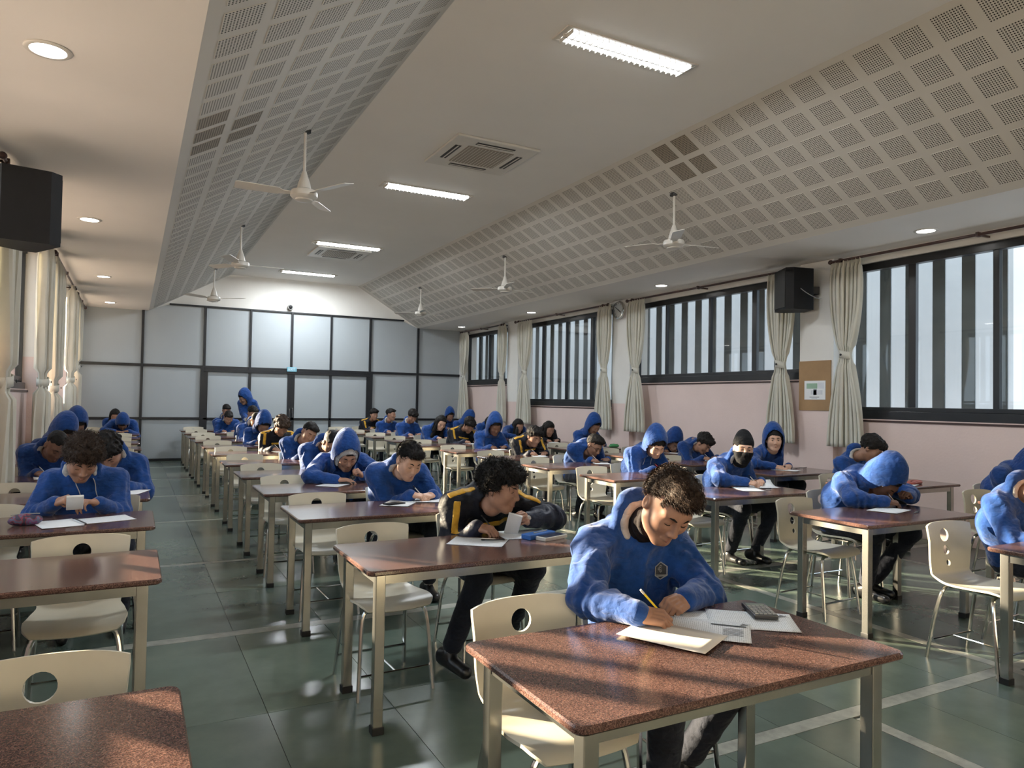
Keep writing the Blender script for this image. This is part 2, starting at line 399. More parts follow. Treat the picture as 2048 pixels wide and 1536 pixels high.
structure(MB().box(XR + 0.02, XR + 0.3, YF, YB + 0.2, ZL + 0.13, 6.2).build('wall_sun_block', M['outer_white']))  # added above the roof, out of view, to keep sun off the neighbouring wall
structure(MB().box(XR + 0.02, XR + 0.3, YB + 0.2, 46, -4, 6.2).build('wall_sun_block_far', M['outer_white']))  # added past the back wall, unseen, blocks sun from the far neighbouring wall
# --- outside: white neighbouring wall on the right, sunlit terrace on the left
structure(MB().box(11.2, 11.5, 5.75, 40, -4, 4.7).build('wall_outside', M['outer_white']))
structure(MB().box(XR + 0.3, 16, -12, 40, -4.2, -4.0).build('floor_outside', M['terrace']))
structure(MB().box(-40, XL - 0.75, -12, 60, 0.55, 0.65).build('floor_terrace', M['terrace']))
# ================================================================== fittings
# --- curtain rods and curtains
RO = 0.2
def rod(face, side, y0, y1, label):
    r = tag(empty('curtain_rod', (face - side * RO, (y0 + y1) / 2, 3.36)), label, 'curtain rod', 'brown curtain rods')
    h = (y1 - y0) / 2
    MB().tube([(0, -h, 0), (0, h, 0)], 0.017, 10).build('pole', M['rod'], r, True)
    for s in (-1, 1):
        MB().lathe([(0.018, 0), (0.03, 0.012), (0.032, 0.03), (0.02, 0.05), (0.004, 0.06)], 12, (0, s * h if s > 0 else -h - 0.06, 0), 'Y').build('finial', M['rod'], r, True)
    for y in (-h * 0.93, 0, h * 0.93):
        m = MB(); m.box(min(0, side * RO), max(0, side * RO), y - 0.012, y + 0.012, -0.012, 0.008); m.box(-0.028, 0.028, y - 0.016, y + 0.016, -0.024, 0.026, 0.005)
        m.build('bracket', M['rod'], r)
def curtain(x, y, wt, wb, ztie, label, zbot=1.0, ztop=3.33, side=1, lean=0.0, depth=0.05, seed=0, wtie=0.15):
    rs = random.Random(seed); nz, ns = 44, 84; npl = 7
    ph = [rs.uniform(-0.6, 0.6) for _ in range(npl + 2)]
    c = tag(empty('curtain', (x, y, zbot)), label, 'curtain', 'cream tied-back curtains')
    vs = []; fs = []
    for i in range(nz + 1):
        z = ztop - (ztop - zbot) * i / nz
        if z > ztie:
            t = max(0.0, (ztop - z) / (ztop - ztie)); wd = wt + (wtie - wt) * (t ** 2.2); bul = math.sin(t * PI) * 0.03
        else:
            t = min(1.0, (ztie - z) / (ztie - zbot)); wd = wtie + (wb - wtie) * (1 - (1 - t) ** 1.7); bul = 0
        hdr = z > ztop - 0.09
        for j in range(ns + 1):
            s = j / ns * 2 - 1
            a = s * npl * PI + ph[int((s + 1) / 2 * npl)] * 0.0 + 0.5 * math.sin(2.1 * s + seed) + (0.25 * math.sin(z * 2.5 + 3 * s))
            amp = (0.012 if hdr else depth) * (0.5 + 0.5 * min(1, (ztop - z) * 3 + 0.25)) * (0.75 + 0.35 * math.sin(5 * s + seed))
            if abs(z - ztie) < 0.12: amp *= 0.45
            vs.append((amp * math.cos(a) + (0.012 * math.cos(3 * a) if hdr else 0), s * wd / 2 + amp * 0.35 * math.sin(2 * a) + lean * (1 - abs(z - ztie) / 1.4) + bul * s, z - zbot))
    for i in range(nz):
        for j in range(ns):
            p = i * (ns + 1) + j; fs.append((p, p + 1, p + ns + 2, p + ns + 1))
    o = MB().add(vs, fs).build('cloth', M['curtain'], c, True)
    md = o.modifiers.new('thick', 'SOLIDIFY'); md.thickness = 0.004
    # header band and tieback
    n = 28; vs = []; fs = []
    for k in range(n):
        t = 2 * PI * k / n
        for dz in (-0.045, 0.045):
            vs.append((math.cos(t) * (depth * 0.62 + 0.012), math.sin(t) * (wtie / 2 + 0.012) + lean, ztie - zbot + dz + 0.02 * math.sin(t)))
    for k in range(n): fs.append((2 * k, 2 * ((k + 1) % n), 2 * ((k + 1) % n) + 1, 2 * k + 1))
    tb = MB().add(vs, fs).build('tieback', M['curtain'], c, True); md = tb.modifiers.new('thick', 'SOLIDIFY'); md.thickness = 0.006
    MB().lathe([(0.0, 0), (0.014, 0.001), (0.015, 0.006), (0.008, 0.011), (0.0, 0.012)], 10, (-side * (depth * 0.62 + 0.024), lean + 0.03, ztie - zbot), 'X').build('button', M['rubber'], tb, True)
    return c
RC = [(6.0, .42, .50, 2.16, 'cream curtain tied back between the notice-board pillar and the nearest right window'),
      (7.02, .44, .48, 2.08, 'cream curtain tied back under the right wall loudspeaker'),
      (10.25, .48, .58, 2.10, 'cream curtain tied back just right of the wall clock'),
      (11.22, .42, .56, 2.13, 'cream curtain tied back just left of the wall clock'),
      (14.35, .62, .66, 2.18, 'cream curtain at the far end of the third right window'),
      (15.50, .36, .44, 2.10, 'cream curtain at the near end of the farthest right window'),
      (17.78, .50, .66, 2.16, 'cream curtain in the far right corner beside the grey partition')]
for k, (y, a, b, zt, lb) in enumerate(RC):
    curtain(7.90, y, a, b, zt, lb, 1.0, 3.36, 1, seed=k)
LC = [(7.28, .50, .55, 1.60, 'cream curtain tied back at the left frame edge under the loudspeaker'),
      (10.18, .55, .60, 1.64, 'cream curtain on left wall, second from the loudspeaker, bright cloth beside it'),
      (11.55, .50, .60, 1.58, 'cream curtain on left wall, third from the loudspeaker'),
      (14.45, .50, .55, 1.75, 'cream curtain on left wall, fourth from the loudspeaker'),
      (15.75, .45, .55, 2.02, 'narrow pale curtain on left wall closest to the grey partition')]
for k, (y, a, b, zt, lb) in enumerate(LC):
    curtain(XL + 0.2, y, a, b, zt, lb, 0.72, 3.36, -1, seed=20 + k, depth=0.085, wtie=0.24)
curtain(XR - 0.2, 2.75, .45, .5, 2.1, 'cream curtain on the right wall nearest the camera', 1.0, 3.36, 1, seed=40)
for (y0, y1, lb) in [(2.6, 6.2, 'brown curtain rod above the nearest right window'), (6.85, 10.5, 'brown curtain rod above the second right window'), (11.15, 14.8, 'brown curtain rod above the third right window'), (15.45, 17.95, 'brown curtain rod above the farthest right window')]:
    rod(XR, 1, y0, y1, lb)
for (y0, y1, lb) in [(6.85, 10.5, 'brown curtain rod on the left wall beyond the loudspeaker'), (11.15, 14.8, 'brown curtain rod on left wall at third bay'), (15.45, 17.95, 'brown curtain rod on left wall at the farthest bay')]:
    rod(XL, -1, y0, y1, lb)
# --- downlights
dl_e = emit('lamp_white', (1.0, 0.98, 0.95), 14.0)
tube_e = emit('tube_white', (0.92, 0.97, 1.0), 13.0)
for side in (-1, 1):
    for k, y in enumerate((4.75, 9.15, 13.45, 17.15)):
        x = -0.47 if side < 0 else 7.55
        lb = ['nearest the camera', 'second from the camera', 'third from the camera', 'farthest from the camera'][k]
        d = tag(empty('downlight', (x, y, ZL)), 'round recessed downlight in the %s ceiling strip, %s' % ('left' if side < 0 else 'right', lb), 'ceiling light', 'round downlights')
        MB().lathe([(0.118, 0.0), (0.12, -0.004), (0.112, -0.010), (0.092, -0.010), (0.088, -0.002)], 28).build('trim_ring', M['white_plastic'], d, True)
        MB().lathe([(0.09, -0.001), (0.088, -0.006), (0.0005, -0.007)], 28).build('lens', dl_e, d, True)
# --- tube light fixtures
for k, y in enumerate((4.78, 9.37, 13.52, 17.03)):
    lb = ['nearest the camera', 'beside the nearer air conditioner', 'above the farther air conditioner', 'farthest, near the partition'][k]
    t = tag(empty('tube_light', (3.56, y, ZH)), 'recessed louvred strip light in the middle ceiling, ' + lb, 'ceiling light', 'strip lights')
    m = MB()
    for (a, b, c, d) in ((-0.66, 0.66, -0.125, -0.105), (-0.66, 0.66, 0.105, 0.125), (-0.66, -0.64, -0.105, 0.105), (0.64, 0.66, -0.105, 0.105)): m.box(a, b, c, d, -0.012, 0.0)
    m.build('frame', M['white_plastic'], t)
    for yy in (-0.052, 0.052): MB().tube([(-0.6, yy, -0.006), (0.6, yy, -0.006)], 0.026, 10).build('tube', tube_e, t, True)
    MB().box(-0.64, 0.64, -0.105, 0.105, -0.004, -0.001).build('reflector', M['white_plastic'], t)
    lm = MB().box(-0.004, 0.004, -0.1, 0.1, -0.036, -0.006).mesh('louvre_fin'); lm.materials.append(M['white_plastic'])
    for q in range(22): link('louvre_fin', lm, None, t, (-0.6 + 1.2 * q / 21, 0, 0))
    MB().box(-0.63, 0.63, -0.006, 0.006, -0.036, -0.006).build('centre_rib', M['white_plastic'], t)
    ld = bpy.data.lights.new('tube_glow', 'AREA'); ld.shape = 'RECTANGLE'; ld.size = 1.2; ld.size_y = 0.2; ld.energy = 75; ld.color = (0.9, 0.96, 1.0)
    lo = bpy.data.objects.new('tube_glow', ld); COL.objects.link(lo); lo.location = (0, 0, -0.05); lo.parent = t
# --- ceiling cassette air conditioners
for k, (y, lb) in enumerate([(7.66, 'square cassette air conditioner in the middle ceiling, nearer one'), (14.3, 'square cassette air conditioner in the middle ceiling, farther one')]):
    a = tag(empty('air_conditioner', (3.58, y, ZH)), lb, 'air conditioner', 'ceiling cassette air conditioners')
    MB().box(-0.52, 0.52, -0.52, 0.52, -0.03, 0.0, 0.012).build('panel', M['white_plastic'], a)
    MB().box(-0.29, 0.29, -0.29, 0.29, -0.036, -0.028, 0.003).build('intake_grille', M['ac_grille'], a)
    sm = MB().box(-0.003, 0.003, -0.28, 0.28, -0.039, -0.034).mesh('grille_slat'); sm.materials.append(M['white_plastic'])
    for q in range(14): link('grille_slat', sm, None, a, (-0.27 + 0.54 * q / 13, 0, 0))
    for r in range(4):
        sl = MB().box(-0.24, 0.24, 0.355, 0.43, -0.033, -0.029, 0.002).build('outlet_slot', M['slot'], a, rot=(0, 0, r * PI / 2))
        MB().box(-0.235, 0.235, 0.385, 0.398, -0.038, -0.03).build('vane', M['white_plastic'], sl)
# --- ceiling fans
def fan(x, y, zt, zh, rz, label):
    f = tag(empty('ceiling_fan', (x, y, zh), rz), label, 'ceiling fan', 'white ceiling fans')
    h = zt - zh
    MB().tube([(0, 0, 0.03), (0, 0, h + 0.02)], 0.014, 10).build('rod', M['white_plastic'], f, True)
    MB().lathe([(0.018, h - 0.005), (0.055, h + 0.0), (0.055, h + 0.03)], 14).build('hook_plate', M['slot'], f, True)
    MB().lathe([(0.02, 0.24), (0.032, 0.2), (0.055, 0.13), (0.068, 0.07), (0.06, 0.062)], 20).build('canopy', M['white_plastic'], f, True)
    MB().lathe([(0.05, 0.06), (0.118, 0.05), (0.128, 0.03), (0.128, -0.005), (0.11, -0.025), (0.085, -0.032), (0.08, -0.045), (0.03, -0.056), (0.001, -0.057)], 26).build('motor', M['white_plastic'], f, True)
    bm_ = MB()
    pr = [(0.10, 0.03, 0.0), (0.2, 0.032, 0.0), (0.24, 0.062, 0.004), (0.60, 0.068, 0.008), (0.63, 0.055, 0.008)]
    vs = []; fs = []
    for (r, w, dz) in pr:
        for (sx, sz) in ((-1, -1), (1, -1), (1, 1), (-1, 1)):
            vs.append((r, sx * w, dz + 0.018 + sx * w * 0.22 + sz * 0.003))
    for i in range(len(pr) - 1):
        for j in range(4): fs.append((i * 4 + j, i * 4 + (j + 1) % 4, (i + 1) * 4 + (j + 1) % 4, (i + 1) * 4 + j))
    fs += [(0, 1, 2, 3), (16, 17, 18, 19)]
    me = MB().add(vs, fs).mesh('blade'); me.materials.append(M['white_plastic'])
    for q in range(3): link('blade', me, None, f, (0, 0, 0), (0, 0, q * 2 * PI / 3))
for (x, y, zt, zh, rz, lb) in [(1.42, 7.08, 4.085, 3.46, 3.107, 'white three-blade ceiling fan on the left slope, nearest'), (1.38, 11.4, 4.06, 3.47, 0.07, 'white ceiling fan on the left slope, middle one'), (1.40, 15.6, 4.07, 3.46, 1.6, 'white ceiling fan on the left slope, farthest'),
                              (5.745, 6.74, 4.03, 3.43, 2.0, 'white ceiling fan on the right slope, nearest'), (5.74, 11.19, 4.035, 3.46, 2.3, 'white ceiling fan on the right slope, middle one'), (5.74, 15.37, 4.035, 3.455, 0.3, 'white ceiling fan on the right slope, farthest')]:
    fan(x, y, zt, zh, rz, lb)
# --- loudspeakers
def speaker(loc, rz, label, side):
    s = tag(empty('loudspeaker', loc, rz), label, 'loudspeaker', 'black wall loudspeakers')
    poly = [(-0.20, -0.19), (0.20, -0.19), (0.235, -0.10), (0.15, 0.19), (-0.15, 0.19), (-0.235, -0.10)]
    m = MB().prism(poly, 0, 0.54)
    b = m.build('cabinet', M['black_plastic'], s)
    MB().box(-0.185, 0.185, -0.20, -0.188, 0.03, 0.51, 0.004).build('grille', simple('speaker_grille', (0.03, 0.03, 0.03), 0.7, bump=0.5, bscale=400), s)
    MB().box(-0.07, 0.07, 0.188, 0.196, 0.2, 0.32, 0.002).build('connector_plate', M['slot'], s)
    MB().box(-0.05, 0.05, 0.19, 0.31, 0.22, 0.32, 0.004).build('bracket', M['slot'], s)
    MB().tube(bez((0.205, 0.0, 0.27), (0.30, 0.02, 0.2), (0.24, 0.2, 0.12), (0.05, 0.33, 0.16), 10), 0.005, 6).build('cable', M['grey_plastic'], s, True)
    mk = MB(); mk.box(0.208, 0.212, -0.08, -0.072, 0.05, 0.09); mk.box(0.203, 0.209, -0.06, -0.05, 0.05, 0.09); mk.box(0.203, 0.212, -0.08, -0.05, 0.045, 0.052)
    mk.build('badge', M['grey_plastic'], s)
    return s
speaker((7.70, 6.62, 2.76), math.radians(-118), 'black loudspeaker on the right wall above the notice board', 1)
speaker((-0.77, 6.42, 2.60), math.radians(118), 'black loudspeaker on the left wall at the frame edge', -1)
# --- clock
ck = tag(empty('wall_clock', (7.985, 10.86, 3.235)), 'round chrome-rimmed wall clock on the white pillar', 'clock')
MB().lathe([(0.165, 0.012), (0.17, -0.02), (0.162, -0.045), (0.145, -0.048), (0.14, -0.03)], 36, axis='X', cap=False).build('rim', M['chrome'], ck, True)
MB().lathe([(0.15, 0.0), (0.15, -0.022), (0.001, -0.022)], 36, axis='X').build('dial', simple('clock_dial', (0.50, 0.52, 0.52), 0.3), ck)
def hand_(a, l, w): 
    m = MB().box(-0.029, -0.026, -w, w, -0.02, l); m.build('clock_hand', M['ink'], ck, rot=(a, 0, 0))
hand_(math.radians(-58), 0.115, 0.005); hand_(math.radians(125), 0.08, 0.007)
for q in range(12):
    MB().box(-0.026, -0.023, -0.004, 0.004, 0.115, 0.135).build('hour_mark', M['ink'], ck, rot=(q * PI / 6, 0, 0))
# --- notice board and poster
nb = tag(MB().box(-0.015, 0.0, -0.25, 0.25, -0.33, 0.33, 0.003).build('notice_board', M['cork'], None, loc=(8.0, 6.53, 1.78)), 'brown cork notice board on the pillar under the right loudspeaker', 'notice board')
ps = tag(empty('poster', (7.983, 6.52, 1.72)), 'small white printed notice pinned to the cork board', 'poster')
MB().box(-0.003, 0, -0.165, 0.165, -0.125, 0.125).build('sheet', M['paper'], ps)
for (a, b, c, d, col) in [(-0.13, 0.04, 0.02, 0.09, (0.30, 0.45, 0.33)), (-0.06, 0.12, -0.06, 0.0, (0.62, 0.64, 0.68)), (-0.02, 0.03, -0.065, 0.01, (0.12, 0.13, 0.15)), (0.05, 0.14, 0.02, 0.1, (0.66, 0.68, 0.72)), (-0.08, 0.07, -0.095, -0.088, (0.2, 0.2, 0.22)), (-0.05, 0.04, -0.11, -0.105, (0.2, 0.2, 0.22))]:
    MB().box(-0.0045, -0.003, -b, -a, c, d).build('print_block', simple('poster_ink', col, 0.7), ps)
# --- exit sign
def text_mesh(txt, size):
    cu = bpy.data.curves.new('t', 'FONT'); cu.body = txt; cu.size = size; cu.align_x = 'CENTER'; cu.align_y = 'CENTER'; cu.extrude = 0.002
    o = bpy.data.objects.new('t', cu); COL.objects.link(o); dg = bpy.context.evaluated_depsgraph_get()
    me = bpy.data.meshes.new_from_object(o.evaluated_get(dg)); bpy.data.objects.remove(o); return me
ex = tag(empty('exit_sign', (3.465, YB - 0.08, 2.20)), 'pale blue EXIT sign above the double doors', 'sign')
MB().box(-0.115, 0.115, -0.02, 0.02, -0.055, 0.055, 0.004).build('sign_plate', simple('sign_blue', (0.22, 0.48, 0.60), 0.4), ex)
link('lettering', text_mesh('EXIT', 0.085), M['paper'], ex, (0, -0.022, 0), (PI / 2, 0, 0))
# --- dome camera over the doors
cc = tag(empty('security_camera', (3.40, YB - 0.02, 3.74)), 'small round security camera above the partition', 'camera')
MB().lathe([(0.07, 0.02), (0.075, -0.03), (0.06, -0.06), (0.05, -0.055)], 20, axis='Y').build('housing', M['grey_plastic'], cc, True)
MB().lathe([(0.05, -0.05), (0.035, -0.085), (0.001, -0.095)], 18, axis='Y').build('lens', M['black_plastic'], cc, True)
# ================================================================== desks and chairs
def rounded_rect(x0, x1, y0, y1, r, n=4):
    out = []
    for (cx, cy, a) in ((x1 - r, y0 + r, -PI / 2), (x1 - r, y1 - r, 0), (x0 + r, y1 - r, PI / 2), (x0 + r, y0 + r, PI)):
        for k in range(n + 1): t = a + PI / 2 * k / n; out.append((cx + r * math.cos(t), cy + r * math.sin(t)))
    return out
DW, DD = 1.22, 0.66
def make_desk():
    d = empty('desk')
    pl = rounded_rect(0, DW, 0, DD, 0.03); n = len(pl)
    def ins(o): return rounded_rect(o, DW - o, o, DD - o, 0.03 - o * 0.5)
    rings = [(ins(0.006), DESK_Z - 0.024), (ins(0.0), DESK_Z - 0.018), (ins(0.0), DESK_Z - 0.006), (ins(0.005), DESK_Z)]
    vs = [(x, y, z) for r, z in rings for x, y in r]
    fs = [(i * n + j, i * n + (j + 1) % n, (i + 1) * n + (j + 1) % n, (i + 1) * n + j) for i in range(3) for j in range(n)]
    fs += [tuple(range(n - 1, -1, -1)), tuple(3 * n + j for j in range(n))]
    MB().add(vs, fs).build('desk_top', M['granite'], d)
    a, b = 0.05, DESK_Z - 0.024; L = 0.045
    lm = MB().box(-L / 2, L / 2, -L / 2, L / 2, 0.03, b, 0.003).mesh('leg'); lm.materials.append(M['steel'])
    fm = MB().box(-0.027, 0.027, -0.027, 0.027, 0.0, 0.035, 0.003).mesh('rubber_foot'); fm.materials.append(M['rubber'])
    for x in (a + L / 2, DW - a - L / 2):
        for y in (a + L / 2, DD - a - L / 2):
            lg = link('leg', lm, None, d, (x, y, 0)); link('rubber_foot', fm, None, lg)
    am = MB().box(a + L, DW - a - L, -0.015, 0.015, b - 0.05, b).mesh('apron_rail'); am.materials.append(M['steel'])
    for y in (a + 0.02, DD - a - 0.02): link('apron_rail', am, None, d, (0, y, 0))
    em = MB().box(-0.015, 0.015, a + L, DD - a - L, b - 0.05, b).mesh('apron_rail'); em.materials.append(M['steel'])
    for x in (a + 0.02, DW - a - 0.02): link('apron_rail', em, None, d, (x, 0, 0))
    return d
def shell_mesh():
    prof = [(-0.235, 0.428), (-0.225, 0.443), (-0.20, 0.452)] + bez((-0.16, 0.456), (0.0, 0.45), (0.14, 0.42), (0.19, 0.49), 12) + bez((0.195, 0.51), (0.213, 0.59), (0.230, 0.68), (0.245, 0.800), 10)
    ns = 16; vs = []; fs = []; N = len(prof)
    acc = [0]
    for i in range(1, N): acc.append(acc[-1] + math.dist(prof[i], prof[i - 1]))
    for i, (y, z) in enumerate(prof):
        t = acc[i] / acc[-1]
        hw = float(np.interp(t, [0, 0.04, 0.2, 0.42, 0.52, 0.7, 0.97, 1.0], [0.165, 0.195, 0.21, 0.195, 0.175, 0.197, 0.213, 0.211]))
        for j in range(ns + 1):
            s = j / ns * 2 - 1
            back = max(0, (z - 0.47) / 0.36)
            dy = -0.045 * s * s * min(1, back * 1.6); dz = (0.012 * s * s * (1 - min(1, back * 3))) - (0.014 * s ** 4 if t > 0.97 else 0)
            vs.append((s * hw, y + dy, z + dz))
    for i in range(N - 1):
        for j in range(ns): p = i * (ns + 1) + j; fs.append((p, p + 1, p + ns + 2, p + ns + 1))
    o = MB().add(vs, fs).build('shell', M['shell'], None, True)
    md = o.modifiers.new('s', 'SOLIDIFY'); md.thickness = 0.011; md.offset = -1
    cut = MB()
    for (z, r) in ((0.718, 0.040), (0.628, 0.028), (0.552, 0.019)):
        cut.lathe([(r, 0.05), (r, 0.4)], 22, (0, 0, z), 'Y')
    c = cut.build('cutter', M['shell'])
    b = o.modifiers.new('b', 'BOOLEAN'); b.operation = 'DIFFERENCE'; b.object = c; b.solver = 'EXACT'
    dg = bpy.context.evaluated_depsgraph_get(); dg.update()
    me = bpy.data.meshes.new_from_object(o.evaluated_get(dg)); me.name = 'shell'
    bpy.data.objects.remove(o); bpy.data.objects.remove(c)
    me.polygons.foreach_set('use_smooth', [True] * len(me.polygons)); me.set_sharp_from_angle(angle=math.radians(40)); me.update()
    return me
def make_chair():
    c = empty('chair')
    link('shell', shell_mesh(), M['shell'], c)
    fl = MB().tube([(0, 0, 0)] + [], 0.01) if False else None
    def leg(x, y0, y1, name='leg'):
        sx = 1 if x > 0 else -1
        pts = [(x - sx * 0.06, y0, 0.435)] + bez((x - sx * 0.03, y0, 0.433), (x + sx * 0.005, y0 + (y1 - y0) * 0.05, 0.428), (x + sx * 0.012, y0 + (y1 - y0) * 0.2, 0.37), (x + sx * 0.02, y0 + (y1 - y0) * 0.5, 0.25), 6) + [(x + sx * 0.035, y1, 0.0)]
        return MB().tube(pts, 0.011, 8).mesh('leg', True)
    lf = leg(0.165, -0.16, -0.215); lr = leg(0.165, 0.12, 0.20)
    for me in (lf, lr): me.materials.append(M['chrome'])
    lf2 = leg(-0.165, -0.16, -0.215); lr2 = leg(-0.165, 0.12, 0.20)
    for me in (lf2, lr2): me.materials.append(M['chrome'])
    for me in (lf, lf2, lr, lr2): link('leg', me, None, c)
    MB().tube([(-0.19, -0.195, 0.115), (0.19, -0.195, 0.115)], 0.007, 6).build('stretcher', M['chrome'], c, True)
    MB().tube([(-0.19, 0.165, 0.115), (0.19, 0.165, 0.115)], 0.007, 6).build('stretcher', M['chrome'], c, True)
    MB().tube([(0, -0.195, 0.115), (0, 0.165, 0.115)], 0.006, 6).build('stretcher', M['chrome'], c, True)
    MB().tube([(-0.12, -0.16, 0.436), (-0.12, 0.12, 0.436)], 0.009, 6).build('seat_rail', M['chrome'], c, True)
    MB().tube([(0.12, -0.16, 0.436), (0.12, 0.12, 0.436)], 0.009, 6).build('seat_rail', M['chrome'], c, True)
    return c
COLX = {'A': -1.09, 'B': 0.935, 'C': 4.20, 'D': 6.22}
COLN = {'A': 'column along the left wall', 'B': 'centre-left column', 'C': 'centre-right column', 'D': 'column along the right wall'}
ROWS = {'A': [1.43, 3.31, 4.65, 5.91, 7.24, 8.57, 9.9, 11.3, 12.7, 14.1, 15.5, 16.9],
        'B': [1.41, 3.08, 4.56, 5.86, 7.14, 8.50, 9.98, 11.45, 12.95, 14.2, 15.7, 17.03],
        'C': [1.64, 3.0, 4.38, 5.76, 7.05, 8.3, 9.65, 11.1, 12.4, 13.8, 15.3, 16.9],
        'D': [2.82, 4.30, 5.60, 6.9, 8.3, 9.8, 11.2, 12.6, 14.0, 15.4, 16.8]}
desk0, chair0 = make_desk(), make_chair()
used = [False, False]
def spot(proto, k, loc, rz=0):
    if not used[k]: used[k] = True; o = proto
    else: o = copy_tree(proto)
    o.location = loc; o.rotation_euler = (0, 0, rz); return o
SEATED = {}   # (col,row,seat) -> pulled-out distance, filled before the chairs are placed
def place_furniture():
    for c in 'ABCD':
        for r, y in enumerate(ROWS[c]):
            jx = random.uniform(-0.012, 0.012) if r > 1 else 0
            tag(spot(desk0, 0, (COLX[c] + jx, y, 0)), 'brown granite-topped steel desk, %s from the camera in the %s' % (ORD[r] if r else 'first', COLN[c]), 'desk', 'granite exam desks')
            for s, sx in (('left', 0.30), ('right', 0.90)):
                key = (c, r, s)
                x = COLX[c] + sx + random.uniform(-0.02, 0.02)
                dy = SEATED.get(key)
                occ = dy is not None
                if not occ: dy = 0.20 - 0.235 + random.uniform(-0.03, 0.03)
                if (c, r, s) == ('C', 0, 'left'): dy = 0.18
                tag(spot(chair0, 1, (x if not occ or s == 'left' else x + 0.06, y + DD + dy, 0), random.uniform(-0.06, 0.06)),
                    'cream chair, %s, %s seat of the %s desk in the %s' % ('occupied' if occ else 'empty', s, ORD[r] if r else 'first', COLN[c]), 'chair', 'cream moulded chairs')
# ================================================================== people: signed-distance bodies meshed by surface nets
f32 = np.float32
def A3(*v): return np.array(v, dtype=f32)
def unit(v): v = np.asarray(v, dtype=f32); return v / max(1e-9, float(np.linalg.norm(v)))
_lat = rng.random((32, 32, 32)).astype(f32)
def vnoise(P, sc, off=0.0):
    q = P * f32(sc) + f32(off); i = np.floor(q).astype(np.int32); t = q - i; t = t * t * (3 - 2 * t); i &= 31; j = (i + 1) & 31
    x0, y0, z0 = i[:, 0], i[:, 1], i[:, 2]; x1, y1, z1 = j[:, 0], j[:, 1], j[:, 2]; a, b, c = t[:, 0], t[:, 1], t[:, 2]
    L = _lat
    u = (L[x0, y0, z0] * (1 - a) + L[x1, y0, z0] * a) * (1 - b) + (L[x0, y1, z0] * (1 - a) + L[x1, y1, z0] * a) * b
    v = (L[x0, y0, z1] * (1 - a) + L[x1, y0, z1] * a) * (1 - b) + (L[x0, y1, z1] * (1 - a) + L[x1, y1, z1] * a) * b
    return u * (1 - c) + v * c
def smin(a, b, k):
    h = np.maximum(k - np.abs(a - b), 0) / k; return np.minimum(a, b) - h * h * (k * 0.25)
def smax(a, b, k): return -smin(-a, -b, k)
def cone(P, a, b, ra, rb, e=None, k=1.0):
    a = np.asarray(a, f32); b = np.asarray(b, f32); pa = P - a; ba = b - a
    if e is not None:
        e = np.asarray(e, f32); s = f32(1 - 1 / k); pa = pa - (pa @ e)[:, None] * e * s; ba = ba - (ba @ e) * e * s
    h = np.clip((pa @ ba) / max(1e-9, float(ba @ ba)), 0, 1)
    return np.sqrt(np.maximum(((pa - h[:, None] * ba) ** 2).sum(1), 1e-12)) - (ra + (rb - ra) * h)
def ell(Q, c, r):
    q = (Q - np.asarray(c, f32)); r = np.asarray(r, f32)
    k0 = np.sqrt(((q / r) ** 2).sum(1)); k1 = np.sqrt(((q / (r * r)) ** 2).sum(1)); return k0 * (k0 - 1) / np.maximum(k1, 1e-6)
def union(ds, k):
    d = ds[0]
    for x in ds[1:]: d = smin(d, x, k)
    return d
from concurrent.futures import ThreadPoolExecutor
POOL = ThreadPoolExecutor(4)
def pev(fn, P):
    if len(P) < 30000: return fn(P)
    return np.concatenate(list(POOL.map(fn, np.array_split(P, max(4, len(P) // 60000)))))
